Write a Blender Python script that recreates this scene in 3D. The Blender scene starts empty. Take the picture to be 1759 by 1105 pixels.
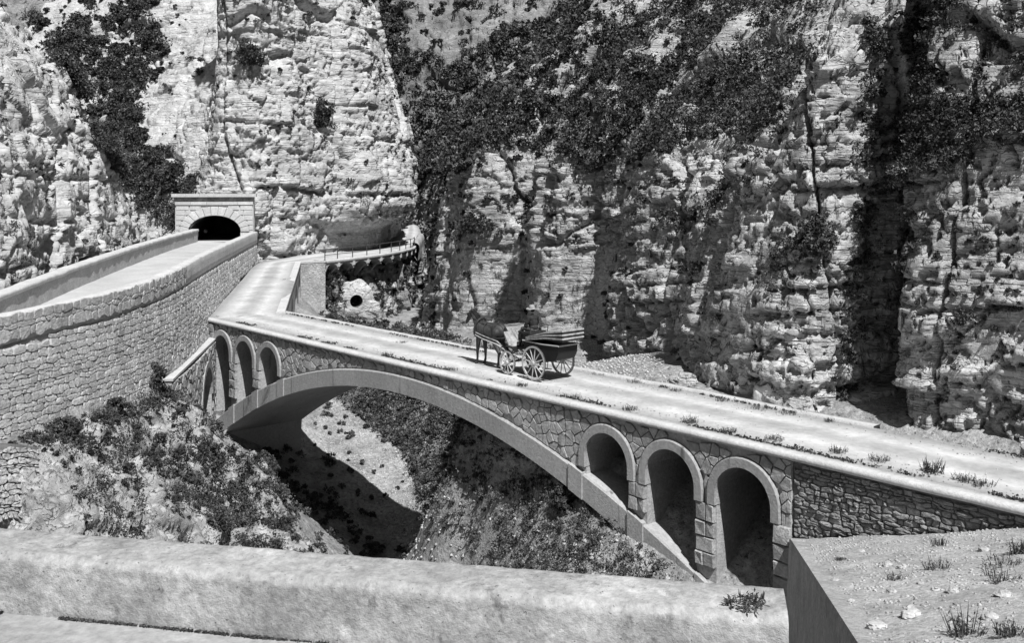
import bpy, math, random
import numpy as np
from mathutils import Vector, Matrix
random.seed(7); RNG = np.random.default_rng(7)
SC = bpy.context.scene
COL = SC.collection
# ------------------------------------------------------------------ camera
CAM_Z, FPX, HORIZ, CXP = 6.8, 1700.0, 320.0, 879.5
cam_d = bpy.data.cameras.new('camera'); cam = bpy.data.objects.new('camera', cam_d); COL.objects.link(cam)
cam.location = (0, 0, CAM_Z); cam.rotation_euler = (math.radians(90), 0, 0)
cam_d.sensor_fit = 'HORIZONTAL'; cam_d.sensor_width = 36.0; cam_d.lens = 36.0 * FPX / 1759.0
cam_d.shift_y = -(552.5 - HORIZ) / 1759.0
cam_d.clip_start = 0.05; cam_d.clip_end = 1000
SC.camera = cam
# ------------------------------------------------------------------ light
SUN_AZ = (0.37, -0.929); SUN_EL = math.radians(57)
sun_dir = Vector((SUN_AZ[0] * math.cos(SUN_EL), SUN_AZ[1] * math.cos(SUN_EL), math.sin(SUN_EL)))
world = bpy.data.worlds.new('World'); SC.world = world; world.use_nodes = True
wn = world.node_tree; wn.nodes.clear()
w_out = wn.nodes.new('ShaderNodeOutputWorld'); w_bg = wn.nodes.new('ShaderNodeBackground')
w_sky = wn.nodes.new('ShaderNodeTexSky'); w_sky.sky_type = 'NISHITA'; w_sky.sun_disc = False
w_sky.sun_elevation = SUN_EL; w_sky.sun_rotation = math.atan2(SUN_AZ[0], SUN_AZ[1])
w_bw = wn.nodes.new('ShaderNodeRGBToBW')            # black-and-white film
wn.links.new(w_sky.outputs[0], w_bw.inputs[0]); wn.links.new(w_bw.outputs[0], w_bg.inputs[0])
w_bg.inputs[1].default_value = 0.05
wn.links.new(w_bg.outputs[0], w_out.inputs[0])
sun_d = bpy.data.lights.new('sun', 'SUN'); sun_d.energy = 5.0; sun_d.angle = math.radians(0.53); sun_d.color = (1, 1, 1)
sun = bpy.data.objects.new('sun', sun_d); COL.objects.link(sun)
sun.rotation_euler = sun_dir.to_track_quat('Z', 'Y').to_euler(); sun.location = (20, -30, 60)
vs = SC.view_settings; vs.view_transform = 'Standard'; vs.look = 'None'; vs.exposure = 0.2; vs.gamma = 1.0; vs.use_curve_mapping = False
SC.render.engine = 'CYCLES'; SC.cycles.max_bounces = 4; SC.cycles.diffuse_bounces = 1; SC.cycles.use_denoising = True

# ------------------------------------------------------------------ survey helpers
def P3(px, py, D): return ((px - CXP) / FPX * D, D, CAM_Z - (py - HORIZ) / FPX * D)
def proj(V):
    Y = np.maximum(V[..., 1], 0.5)
    return CXP + FPX * V[..., 0] / Y, HORIZ - (V[..., 2] - CAM_Z) * FPX / Y
BO = np.array((-15.64, 50.7)); ET = np.array((0.662, -0.7495)); ET = ET / np.linalg.norm(ET); EN = np.array((-ET[1], ET[0]))
def B(t, n, z): return (BO[0] + ET[0] * t + EN[0] * n, BO[1] + ET[1] * t + EN[1] * n, z)
def Bnp(t, n, z):
    t = np.asarray(t, float); n = np.asarray(n, float)
    return np.stack([BO[0] + ET[0] * t + EN[0] * n, BO[1] + ET[1] * t + EN[1] * n, np.broadcast_to(np.asarray(z, float), np.broadcast(t, n).shape)], -1)
def in_poly(px, py, poly):
    ins = np.zeros(px.shape, bool); n = len(poly); j = n - 1
    for i in range(n):
        xi, yi = poly[i]; xj, yj = poly[j]
        c = ((yi > py) != (yj > py)) & (px < (xj - xi) * (py - yi) / (yj - yi + 1e-9) + xi)
        ins ^= c; j = i
    return ins

# ------------------------------------------------------------------ noise
def _hash(ix, iy, iz, s):
    h = (ix.astype(np.uint32) * np.uint32(374761393)) ^ (iy.astype(np.uint32) * np.uint32(668265263)) ^ (iz.astype(np.uint32) * np.uint32(2246822519)) ^ np.uint32((s * 3266489917 + 974711) & 0xffffffff)
    h = (h ^ (h >> np.uint32(15))) * np.uint32(2246822519)
    h = (h ^ (h >> np.uint32(13))) * np.uint32(3266489917)
    h = h ^ (h >> np.uint32(16))
    return (h & np.uint32(0xffffff)).astype(np.float32) / np.float32(16777216.0)
def vnoise(p, s=0):
    p = np.asarray(p, np.float32); f = np.floor(p); w = p - f; w = w * w * (3 - 2 * w); i = f.astype(np.int64)
    r = 0
    for dx in (0, 1):
        for dy in (0, 1):
            for dz in (0, 1):
                h = _hash(i[..., 0] + dx, i[..., 1] + dy, i[..., 2] + dz, s)
                r = r + h * (w[..., 0] if dx else 1 - w[..., 0]) * (w[..., 1] if dy else 1 - w[..., 1]) * (w[..., 2] if dz else 1 - w[..., 2])
    return r * 2 - 1
def fbm(p, o=4, s=0, g=0.5):
    r = 0; a = 1.0; t = 0
    for k in range(o):
        r = r + a * vnoise(np.asarray(p) * (2.03 ** k) + 17.3 * k, s + k); t += a; a *= g
    return r / t
def worley(p, s=0, j=0.9, quick=False):
    """distances to the two nearest feature points, a random number and a random tilted plane per cell"""
    p = np.asarray(p, np.float32); i = np.floor(p - (.5 if quick else 0)).astype(np.int64); OF = (0, 1) if quick else (-1, 0, 1)
    f1 = np.full(p.shape[:-1], 9, np.float32); f2 = f1.copy(); idr = np.zeros_like(f1); tl = np.zeros_like(f1)
    for dx in OF:
        for dy in OF:
            for dz in OF:
                cx, cy, cz = i[..., 0] + dx, i[..., 1] + dy, i[..., 2] + dz
                h = _hash(cx, cy, cz, s)
                a = (h * 97.13) % 1.0; b = (h * 1283.7) % 1.0; c = (h * 7919.1) % 1.0
                ex = p[..., 0] - (cx + .5 + (a - .5) * j); ey = p[..., 1] - (cy + .5 + (b - .5) * j); ez = p[..., 2] - (cz + .5 + (c - .5) * j)
                d = ex * ex + ey * ey + ez * ez
                near = d < f1
                f2 = np.where(near, f1, np.minimum(f2, d)); idr = np.where(near, h, idr)
                tl = np.where(near, ex * (((h * 311.7) % 1.0) - .5) * 2 + ey * (((h * 173.3) % 1.0) - .5) * 2 + ez * (((h * 593.9) % 1.0) - .6) * 2, tl); f1 = np.where(near, d, f1)
    return np.sqrt(f1), np.sqrt(f2), idr, tl
def sstep(a, b, x):
    t = np.clip((x - a) / (b - a), 0, 1); return t * t * (3 - 2 * t)

# ------------------------------------------------------------------ materials
MATS = {}
def mat(name, lo, hi, scale=1.0, stretch=(1, 1, 1), fine=6.0, fine_amt=0.5, bump=0.3, bump_scale=12.0, rough=0.95, stain=None, rnd=0.0, spec=0.1, tracks=False, bump_dist=0.05, crack=0, speck=None, strata=0):
    m = bpy.data.materials.new(name); m.use_nodes = True; nt = m.node_tree; N = nt.nodes; L = nt.links
    bs = N['Principled BSDF']; bs.inputs['Roughness'].default_value = rough; bs.inputs['Specular IOR Level'].default_value = spec
    tc = N.new('ShaderNodeTexCoord'); mp = N.new('ShaderNodeMapping'); mp.inputs['Scale'].default_value = stretch
    L.new(tc.outputs['Object'], mp.inputs['Vector'])
    n1 = N.new('ShaderNodeTexNoise'); n1.inputs['Scale'].default_value = scale; n1.inputs['Detail'].default_value = 5; n1.inputs['Roughness'].default_value = .62
    L.new(mp.outputs[0], n1.inputs['Vector'])
    mr = N.new('ShaderNodeMapRange'); mr.inputs['From Min'].default_value = .3; mr.inputs['From Max'].default_value = .7
    mr.inputs['To Min'].default_value = lo; mr.inputs['To Max'].default_value = hi; L.new(n1.outputs[0], mr.inputs[0])
    n2 = N.new('ShaderNodeTexNoise'); n2.inputs['Scale'].default_value = fine; n2.inputs['Detail'].default_value = 6; n2.inputs['Roughness'].default_value = .7
    L.new(tc.outputs['Object'], n2.inputs['Vector'])
    m2 = N.new('ShaderNodeMapRange'); m2.inputs['From Min'].default_value = .3; m2.inputs['From Max'].default_value = .7
    m2.inputs['To Min'].default_value = 1 - fine_amt; m2.inputs['To Max'].default_value = 1 + fine_amt; L.new(n2.outputs[0], m2.inputs[0])
    mu = N.new('ShaderNodeMath'); mu.operation = 'MULTIPLY'; L.new(mr.outputs[0], mu.inputs[0]); L.new(m2.outputs[0], mu.inputs[1])
    val = mu.outputs[0]
    if stain:
        ssc, sth, sval, sstr = stain
        mp3 = N.new('ShaderNodeMapping'); mp3.inputs['Scale'].default_value = sstr; L.new(tc.outputs['Object'], mp3.inputs['Vector'])
        n3 = N.new('ShaderNodeTexNoise'); n3.inputs['Scale'].default_value = ssc; n3.inputs['Detail'].default_value = 6; n3.inputs['Roughness'].default_value = .7
        L.new(mp3.outputs[0], n3.inputs['Vector'])
        m3 = N.new('ShaderNodeMapRange'); m3.inputs['From Min'].default_value = sth; m3.inputs['From Max'].default_value = sth + .08
        L.new(n3.outputs[0], m3.inputs[0])
        mx = N.new('ShaderNodeMix'); mx.data_type = 'FLOAT'; L.new(m3.outputs[0], mx.inputs[0]); L.new(val, mx.inputs[2]); mx.inputs[3].default_value = sval
        val = mx.outputs[0]
    if speck:
        n6 = N.new('ShaderNodeTexNoise'); n6.inputs['Scale'].default_value = speck[0]; n6.inputs['Detail'].default_value = 3; n6.inputs['Roughness'].default_value = .6; L.new(tc.outputs['Object'], n6.inputs['Vector'])
        m6 = N.new('ShaderNodeMapRange'); m6.inputs['From Min'].default_value = speck[1]; m6.inputs['From Max'].default_value = speck[1] + .05; L.new(n6.outputs[0], m6.inputs[0])
        mx6 = N.new('ShaderNodeMix'); mx6.data_type = 'FLOAT'; L.new(m6.outputs[0], mx6.inputs[0]); L.new(val, mx6.inputs[2]); mx6.inputs[3].default_value = speck[2]; val = mx6.outputs[0]
    if rnd:
        ge = N.new('ShaderNodeNewGeometry'); oi = N.new('ShaderNodeObjectInfo')
        ad = N.new('ShaderNodeMath'); ad.operation = 'ADD'; L.new(ge.outputs['Random Per Island'], ad.inputs[0]); L.new(oi.outputs['Random'], ad.inputs[1])
        fr = N.new('ShaderNodeMath'); fr.operation = 'FRACT'; L.new(ad.outputs[0], fr.inputs[0])
        m4 = N.new('ShaderNodeMapRange'); m4.inputs['To Min'].default_value = 1 - rnd; m4.inputs['To Max'].default_value = 1 + rnd; L.new(fr.outputs[0], m4.inputs[0])
        mm = N.new('ShaderNodeMath'); mm.operation = 'MULTIPLY'; L.new(val, mm.inputs[0]); L.new(m4.outputs[0], mm.inputs[1]); val = mm.outputs[0]
    if tracks:
        at = N.new('ShaderNodeAttribute'); at.attribute_name = 'across'
        ab = N.new('ShaderNodeMath'); ab.operation = 'ABSOLUTE'; L.new(at.outputs['Fac'], ab.inputs[0])
        no = N.new('ShaderNodeMath'); no.operation = 'MULTIPLY_ADD'; L.new(n1.outputs[0], no.inputs[0]); no.inputs[1].default_value = .26; L.new(ab.outputs[0], no.inputs[2])
        cr = N.new('ShaderNodeValToRGB'); e = cr.color_ramp.elements
        e[0].position = .22; e[0].color = (.76, .76, .76, 1); e[1].position = .5; e[1].color = (1.1, 1.1, 1.1, 1)
        e2 = cr.color_ramp.elements.new(.8); e2.color = (.86, .86, .86, 1); e3 = cr.color_ramp.elements.new(1.0); e3.color = (.62, .62, .62, 1)
        L.new(no.outputs[0], cr.inputs[0]); bw = N.new('ShaderNodeRGBToBW'); L.new(cr.outputs[0], bw.inputs[0])
        mm = N.new('ShaderNodeMath'); mm.operation = 'MULTIPLY'; L.new(val, mm.inputs[0]); L.new(bw.outputs[0], mm.inputs[1]); val = mm.outputs[0]
    cc = N.new('ShaderNodeCombineColor')
    for k in range(3): L.new(val, cc.inputs[k])
    L.new(cc.outputs[0], bs.inputs['Base Color'])
    if bump:
        n5 = N.new('ShaderNodeTexNoise'); n5.inputs['Scale'].default_value = bump_scale; n5.inputs['Detail'].default_value = 5; n5.inputs['Roughness'].default_value = .7
        L.new(tc.outputs['Object'], n5.inputs['Vector'])
        bp = N.new('ShaderNodeBump'); bp.inputs['Strength'].default_value = bump; bp.inputs['Distance'].default_value = bump_dist
        hgt = n5.outputs[0]
        if crack:
            vm = N.new('ShaderNodeVectorMath'); vm.operation = 'MULTIPLY_ADD'; L.new(n1.outputs[1], vm.inputs[0]); vm.inputs[1].default_value = (1.8, 1.8, 1.8); mpc = N.new('ShaderNodeMapping'); mpc.inputs['Scale'].default_value = (.75, .75, 1.7); L.new(tc.outputs['Object'], mpc.inputs['Vector']); L.new(mpc.outputs[0], vm.inputs[2])
            vo = N.new('ShaderNodeTexVoronoi'); vo.feature = 'DISTANCE_TO_EDGE'; vo.inputs['Scale'].default_value = crack; L.new(vm.outputs[0], vo.inputs['Vector'])
            mv = N.new('ShaderNodeMapRange'); mv.inputs['From Max'].default_value = .09; mv.inputs['To Max'].default_value = 1.5; L.new(vo.outputs['Distance'], mv.inputs[0])
            mk = N.new('ShaderNodeMapRange'); mk.inputs['From Min'].default_value = .47; mk.inputs['From Max'].default_value = .6; L.new(n2.outputs[0], mk.inputs[0])
            mkk = N.new('ShaderNodeMix'); mkk.data_type = 'FLOAT'; L.new(mk.outputs[0], mkk.inputs[0]); mkk.inputs[2].default_value = 1.5; L.new(mv.outputs[0], mkk.inputs[3]); mv = mkk
            av = N.new('ShaderNodeMath'); av.operation = 'ADD'; L.new(mv.outputs[0], av.inputs[0]); L.new(n5.outputs[0], av.inputs[1]); hgt = av.outputs[0]
        if strata:
            mps = N.new('ShaderNodeMapping'); mps.inputs['Scale'].default_value = (.45, .45, 4.2); mps.inputs['Rotation'].default_value = (.05, -.07, 0); L.new(tc.outputs['Object'], mps.inputs['Vector'])
            ns_ = N.new('ShaderNodeTexNoise'); ns_.inputs['Scale'].default_value = strata; ns_.inputs['Detail'].default_value = 4; ns_.inputs['Roughness'].default_value = .6; L.new(mps.outputs[0], ns_.inputs['Vector'])
            rs_ = N.new('ShaderNodeMapRange'); rs_.inputs['From Min'].default_value = .4; rs_.inputs['From Max'].default_value = .52; rs_.inputs['To Max'].default_value = 2.2; L.new(ns_.outputs[0], rs_.inputs[0])
            nk_ = N.new('ShaderNodeTexNoise'); nk_.inputs['Scale'].default_value = .22; nk_.inputs['Detail'].default_value = 3; L.new(tc.outputs['Object'], nk_.inputs['Vector'])
            mk_ = N.new('ShaderNodeMapRange'); mk_.inputs['From Min'].default_value = .42; mk_.inputs['From Max'].default_value = .56; mk_.inputs['To Min'].default_value = .15; L.new(nk_.outputs[0], mk_.inputs[0])
            ml_ = N.new('ShaderNodeMath'); ml_.operation = 'MULTIPLY'; L.new(rs_.outputs[0], ml_.inputs[0]); L.new(mk_.outputs[0], ml_.inputs[1]); rs_ = ml_
            as_ = N.new('ShaderNodeMath'); as_.operation = 'ADD'; L.new(rs_.outputs[0], as_.inputs[0]); L.new(hgt, as_.inputs[1]); hgt = as_.outputs[0]
        L.new(hgt, bp.inputs['Height']); L.new(bp.outputs[0], bs.inputs['Normal'])
    MATS[name] = m; return m
mat('limestone', .40, .60, .5, fine=2.2, fine_amt=.25, bump=.7, bump_scale=5.0, bump_dist=.08, stain=(2.2, .6, .1, (1, 1, .75)), crack=1.2, speck=(5.0, .65, .1), strata=.55)
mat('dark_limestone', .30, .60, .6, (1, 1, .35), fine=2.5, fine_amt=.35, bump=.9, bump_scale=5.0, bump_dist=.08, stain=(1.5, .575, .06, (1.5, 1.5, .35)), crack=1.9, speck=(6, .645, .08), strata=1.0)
mat('far_rock', .14, .34, .25, (1, 1, .4), fine=1.2, fine_amt=.4, bump=.7, bump_scale=2.0, bump_dist=.2, stain=(.6, .56, .05, (1, 1, .5)), crack=1.4)
mat('outcrop_rock', .24, .48, .9, fine=3.0, fine_amt=.45, bump=.9, bump_scale=7.0, bump_dist=.07, stain=(2.0, .58, .07, (1, 1, .6)), crack=2.2, speck=(8, .64, .08))
mat('earth', .2, .46, .9, fine=6, fine_amt=.5, bump=1.0, bump_scale=8, bump_dist=.12, stain=(2.5, .6, .1, (1, 1, 1)), speck=(9, .63, .1))
mat('road_dust', .40, .58, .7, fine=5, fine_amt=.16, bump=.25, bump_scale=9, tracks=True)
mat('gutter', .27, .38, .9, fine=12, fine_amt=.25, bump=.4, bump_scale=16)
mat('road_plain', .38, .52, .4, fine=7, fine_amt=.14, bump=.25, bump_scale=9)
mat('wall_stone', .36, .52, .9, fine=9, fine_amt=.28, bump=.9, bump_scale=11, rnd=.16, bump_dist=.06)
mat('wall_mortar', .36, .5, .8, fine=10, fine_amt=.3, bump=.7, bump_scale=14)
mat('joint_shadow', .12, .2, .8, fine=10, fine_amt=.3, bump=.7, bump_scale=14)
mat('rubble_stone', .33, .47, 1.2, fine=9, fine_amt=.3, bump=.9, bump_scale=10, rnd=.18, bump_dist=.06)
mat('rough_stone', .2, .34, 1.4, fine=11, fine_amt=.4, bump=.9, bump_scale=12, rnd=.2, bump_dist=.07)
mat('cement', .33, .43, .7, (1, 1, .35), fine=10, fine_amt=.24, bump=.5, bump_scale=16, stain=(.9, .6, .15, (3.2, 3.2, .2)), speck=(9, .68, .18))
mat('rough_cast', .3, .5, 1.5, fine=14, fine_amt=.4, bump=1.0, bump_scale=30, bump_dist=.03, stain=(1.2, .62, .18, (1.5, 1.5, .5)), speck=(26, .64, .12))
mat('coping', .46, .6, 1.0, fine=9, fine_amt=.18, bump=.5, bump_scale=12)
mat('ashlar', .48, .6, 1.0, fine=7, fine_amt=.16, bump=.4, bump_scale=9, rnd=.10)
mat('ashlar_shaded', .16, .4, 2.0, fine=7, fine_amt=.4, bump=.5, bump_scale=9, rnd=.2)  # dark ashlar for the moulding: the cornice's shadow put into the colour
mat('plaster', .23, .48, 1.6, fine=16, fine_amt=.34, bump=.8, bump_scale=24, bump_dist=.02, stain=(3.0, .59, .17, (1, 1, .55)), speck=(38, .66, .12))
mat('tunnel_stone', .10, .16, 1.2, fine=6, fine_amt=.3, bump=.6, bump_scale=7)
mat('bank_soil', .36, .56, .9, fine=9, fine_amt=.4, bump=1.0, bump_scale=14, bump_dist=.05, rnd=.12, speck=(16, .64, .14))
mat('foliage', .02, .10, 1.1, fine=3, fine_amt=.4, bump=0, rnd=.6, rough=.8, spec=.2)
mat('foliage_mid', .05, .13, .9, fine=3, fine_amt=.4, bump=0, rnd=.6, rough=.8, spec=.2)
mat('foliage_pale', .12, .26, .6, fine=3, fine_amt=.4, bump=0, rnd=.5, rough=.8, spec=.2)
mat('bark', .06, .12, 2, bump=.5)
mat('iron', .05, .08, 3, bump=.1, rough=.6, spec=.4)
mat('black_lacquer', .01, .016, 3, fine_amt=.1, bump=.0, rough=.5, spec=.3)
mat('pale_paint', .4, .52, 4, fine=20, fine_amt=.2, bump=.1, rough=.6, spec=.3)
mat('dark_leather', .03, .05, 4, bump=.3, bump_scale=20, rough=.6, spec=.3)
mat('pale_canvas', .3, .4, 4, bump=.3, bump_scale=20)
mat('horse_coat', .03, .075, 2.5, fine=14, fine_amt=.3, bump=.15, bump_scale=40, rough=.55, spec=.35)
mat('horse_mane', .015, .03, 4, bump=.4, bump_scale=40)
mat('skin', .3, .36, 6, fine_amt=.1, bump=.1, rough=.6)
mat('dark_cloth', .025, .045, 4, bump=.4, bump_scale=30)
mat('grey_cloth', .08, .12, 4, bump=.4, bump_scale=30)
mat('straw', .3, .4, 6, bump=.4, bump_scale=40)
mat('hair_dark', .02, .03, 6, bump=.3, bump_scale=40)

# ------------------------------------------------------------------ object helpers
def setp(o, label=None, cat=None, group=None, kind=None):
    if label: o['label'] = label
    if cat: o['category'] = cat
    if group: o['group'] = group
    if kind: o['kind'] = kind
    return o
def thing(name, label, cat, loc=(0, 0, 0), group=None):
    o = bpy.data.objects.new(name, None); COL.objects.link(o); o.location = loc; o.empty_display_size = .3
    return setp(o, label, cat, group, 'thing')
def link_mesh(me, name, material, parent=None, smooth=False, local=False):
    if material: me.materials.append(MATS[material])
    o = bpy.data.objects.new(name, me); COL.objects.link(o)
    if smooth: me.polygons.foreach_set('use_smooth', np.ones(len(me.polygons), bool))
    if parent is not None:
        o.parent = parent
        if not local:
            p = parent; off = Vector((0, 0, 0))
            while p is not None: off += p.location; p = p.parent
            o.location = -off
    return o
def np_mesh(name, V, F):
    V = np.asarray(V, np.float32).reshape(-1, 3); F = np.asarray(F, np.int32); k = F.shape[1]
    me = bpy.data.meshes.new(name); me.vertices.add(len(V)); me.vertices.foreach_set('co', V.ravel())
    me.loops.add(F.size); me.loops.foreach_set('vertex_index', F.ravel())
    me.polygons.add(len(F)); me.polygons.foreach_set('loop_start', np.arange(0, F.size, k, dtype=np.int32))
    me.update(calc_edges=True); return me
def grid_faces(nu, nv, keep=None):
    i = np.arange(nu - 1)[:, None] * nv + np.arange(nv - 1)[None, :]
    F = np.stack([i, i + nv, i + nv + 1, i + 1], -1).reshape(-1, 4)
    if keep is not None:
        k = keep.reshape(-1); F = F[k[F].all(1)]
    return F
class MB:
    def __init__(s): s.v = []; s.f = []
    def add(s, vs, fs):
        b = len(s.v); s.v += [tuple(x) for x in vs]; s.f += [tuple(b + i for i in f) for f in fs]; return s
    def hexa(s, p):      # 8 points: bottom 4, top 4
        return s.add(p, [(3, 2, 1, 0), (4, 5, 6, 7), (0, 1, 5, 4), (1, 2, 6, 5), (2, 3, 7, 6), (3, 0, 4, 7)])
    def prism(s, poly, fn, n0, n1):
        m = len(poly); a = [fn(p[0], n0, p[1]) for p in poly]; b = [fn(p[0], n1, p[1]) for p in poly]
        return s.add(a + b, [tuple(range(m - 1, -1, -1)), tuple(range(m, 2 * m))] + [(i, (i + 1) % m, m + (i + 1) % m, m + i) for i in range(m)])
    def box(s, fn, a0, a1, b0, b1, c0, c1):
        return s.hexa([fn(a0, b0, c0), fn(a1, b0, c0), fn(a1, b1, c0), fn(a0, b1, c0), fn(a0, b0, c1), fn(a1, b0, c1), fn(a1, b1, c1), fn(a0, b1, c1)])
    def tube(s, pts, r, k=8, r2=None, cap=True):
        pts = [Vector(p) for p in pts]; n = len(pts); rows = []; up = None
        for i, p in enumerate(pts):
            d = (pts[min(i + 1, n - 1)] - pts[max(i - 1, 0)]).normalized()
            if up is None or abs(up.dot(d)) > .95: up = d.orthogonal().normalized()
            a = (up - d * up.dot(d)).normalized(); c = d.cross(a); up = a
            rr = r if r2 is None else r + (r2 - r) * i / max(1, n - 1)
            if isinstance(r, (list, tuple)): rr = r[i]
            rows.append([p + (a * math.cos(2 * math.pi * q / k) + c * math.sin(2 * math.pi * q / k)) * rr for q in range(k)])
        vs = [v for row in rows for v in row]; fs = []
        for i in range(n - 1):
            for q in range(k): fs.append((i * k + q, i * k + (q + 1) % k, (i + 1) * k + (q + 1) % k, (i + 1) * k + q))
        if cap: fs += [tuple(range(k - 1, -1, -1)), tuple((n - 1) * k + q for q in range(k))]
        return s.add(vs, fs)
    def ring(s, c, axis, R, w, th, k=28):     # wheel rim: centre, axis, outer radius, width, thickness
        c = Vector(c); ax = Vector(axis).normalized(); a = ax.orthogonal().normalized(); b = ax.cross(a); vs = []; fs = []
        for q in range(k):
            d = a * math.cos(2 * math.pi * q / k) + b * math.sin(2 * math.pi * q / k)
            vs += [c + d * R - ax * w / 2, c + d * R + ax * w / 2, c + d * (R - th) + ax * w / 2, c + d * (R - th) - ax * w / 2]
        for q in range(k):
            i = q * 4; j = ((q + 1) % k) * 4
            for e in range(4): fs.append((i + e, i + (e + 1) % 4, j + (e + 1) % 4, j + e))
        return s.add(vs, fs)
    def ball(s, c, rx, ry=None, rz=None, rot=None, nu=10, nv=7):
        ry = ry or rx; rz = rz or rx; c = Vector(c); vs = []; fs = []
        for i in range(nv + 1):
            th = math.pi * i / nv
            for j in range(nu):
                ph = 2 * math.pi * j / nu
                v = Vector((rx * math.sin(th) * math.cos(ph), ry * math.sin(th) * math.sin(ph), rz * math.cos(th)))
                if rot is not None: v = rot @ v
                vs.append(c + v)
        for i in range(nv):
            for j in range(nu): fs.append((i * nu + j, (i + 1) * nu + j, (i + 1) * nu + (j + 1) % nu, i * nu + (j + 1) % nu))
        return s.add(vs, fs)
    def mesh(s, name):
        me = bpy.data.meshes.new(name); me.from_pydata([tuple(v) for v in s.v], [], s.f); me.update(); return me
    def build(s, name, material, parent=None, smooth=False, local=False):
        return link_mesh(s.mesh(name), name, material, parent, smooth, local)

# ------------------------------------------------------------------ paths and sweeps
class Path:
    def __init__(s, pts, z=None, step=.2):
        pts = np.asarray(pts, float); n = len(pts); out = []
        for i in range(n - 1):
            p0, p1, p2, p3 = pts[max(i - 1, 0)], pts[i], pts[i + 1], pts[min(i + 2, n - 1)]
            for t in np.linspace(0, 1, 24, endpoint=False):
                out.append(.5 * ((2 * p1) + (-p0 + p2) * t + (2 * p0 - 5 * p1 + 4 * p2 - p3) * t * t + (-p0 + 3 * p1 - 3 * p2 + p3) * t ** 3))
        out.append(pts[-1]); q = np.array(out)
        s.s = np.concatenate([[0], np.cumsum(np.linalg.norm(np.diff(q[:, :2], axis=0), axis=1))]); s.q = q; s.len = s.s[-1]
        # arc length of the nodes
        s.node_s = s.s[::24]
    def at(s, u):
        u = np.asarray(u, float); return np.stack([np.interp(u, s.s, s.q[:, k]) for k in range(s.q.shape[1])], -1)
    def nrm(s, u, e=.25):     # right-hand normal of the travel direction
        d = s.at(np.minimum(np.asarray(u) + e, s.len)) - s.at(np.maximum(np.asarray(u) - e, 0)); d = d[..., :2]
        d = d / (np.linalg.norm(d, axis=-1, keepdims=True) + 1e-9); return np.stack([d[..., 1], -d[..., 0]], -1)
def sweep(path, profile, zref, name, material, parent=None, step=.35, noise=.012, u0=0, u1=None, nscale=1.6, sub=.25, side=1):
    """closed profile [(h, dz)] swept along the path; h along the path's right-hand normal."""
    pr = []
    for i in range(len(profile)):
        a = np.array(profile[i]); b = np.array(profile[(i + 1) % len(profile)]); k = max(1, int(np.linalg.norm(b - a) / sub))
        for q in range(k): pr.append(a + (b - a) * q / k)
    pr = np.array(pr); u1 = path.len if u1 is None else u1; us = np.linspace(u0, u1, max(2, int((u1 - u0) / step) + 1))
    c = path.at(us); n = path.nrm(us) * side; z = zref(us) if callable(zref) else c[:, 2]
    V = np.zeros((len(us), len(pr), 3)); V[..., :2] = c[:, None, :2] + n[:, None, :] * pr[None, :, 0:1]; V[..., 2] = z[:, None] + pr[None, :, 1]
    if noise:
        for k in range(3): V[..., k] += fbm(V * nscale, 3, 60 + k) * noise * 2
    m = len(pr); i = np.arange(len(us) - 1)[:, None] * m + np.arange(m)[None]; j = np.arange(len(us) - 1)[:, None] * m + (np.arange(m)[None] + 1) % m
    F = np.stack([i, j, j + m, i + m], -1).reshape(-1, 4)
    if side > 0: F = F[:, ::-1]
    me = np_mesh(name, V, F)
    o = link_mesh(me, name, material, parent)
    return o

# ------------------------------------------------------------------ stones
def clip_half(poly, nx, ny, c):      # keep nx*x+ny*y <= c
    out = []; n = len(poly)
    for i in range(n):
        a = poly[i]; b = poly[(i + 1) % n]; da = nx * a[0] + ny * a[1] - c; db = nx * b[0] + ny * b[1] - c
        if da <= 0: out.append(a)
        if (da < 0 < db) or (db < 0 < da):
            t = da / (da - db); out.append((a[0] + (b[0] - a[0]) * t, a[1] + (b[1] - a[1]) * t))
    return out
def area(poly): return .5 * sum(poly[i][0] * poly[(i + 1) % len(poly)][1] - poly[(i + 1) % len(poly)][0] * poly[i][1] for i in range(len(poly)))
def centroid(poly): return (sum(p[0] for p in poly) / len(poly), sum(p[1] for p in poly) / len(poly))
def cells(u0, u1, v0, v1, su, sv, jit=.75, keep=None, coursed=False, rnd=None):
    """Voronoi stones over a rectangle; keep(u, v) says whether a seed is wanted."""
    rnd = rnd or random; pts = []; nv = max(1, int((v1 - v0) / sv))
    for r in range(-1, nv + 2):
        u = u0 - su * rnd.random()
        while u < u1 + su:
            w = su * (rnd.uniform(.65, 1.4) if coursed else 1.0)
            pts.append((u + (rnd.random() - .5) * su * jit * (.5 if coursed else 1) + (0 if r % 2 else su * .5), v0 + (r + .5) * sv + (rnd.random() - .5) * sv * jit)); u += w
    pts = [p for p in pts if rnd.random() > .14]
    P = np.array(pts); res = []
    for i, (x, y) in enumerate(pts):
        if not (u0 - su * .6 < x < u1 + su * .6 and v0 - sv * .6 < y < v1 + sv * .6): continue
        if keep and not keep(x, y): continue
        d = (P[:, 0] - x) ** 2 + ((P[:, 1] - y)) ** 2; idx = np.argpartition(d, min(18, len(d) - 1))[:18]
        poly = [(x - 2 * su, y - 2 * sv), (x + 2 * su, y - 2 * sv), (x + 2 * su, y + 2 * sv), (x - 2 * su, y + 2 * sv)]
        for j in sorted(idx, key=lambda q: d[q]):
            if j == i: continue
            nx, ny = P[j, 0] - x, P[j, 1] - y; poly = clip_half(poly, nx, ny, nx * (P[j, 0] + x) / 2 + ny * (P[j, 1] + y) / 2)
            if len(poly) < 3: break
        for (nx, ny, c) in ((1, 0, u1), (-1, 0, -u0), (0, 1, v1), (0, -1, -v0)):
            if len(poly) >= 3: poly = clip_half(poly, nx, ny, c)
        if len(poly) >= 3: res.append(poly)
    return res
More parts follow.
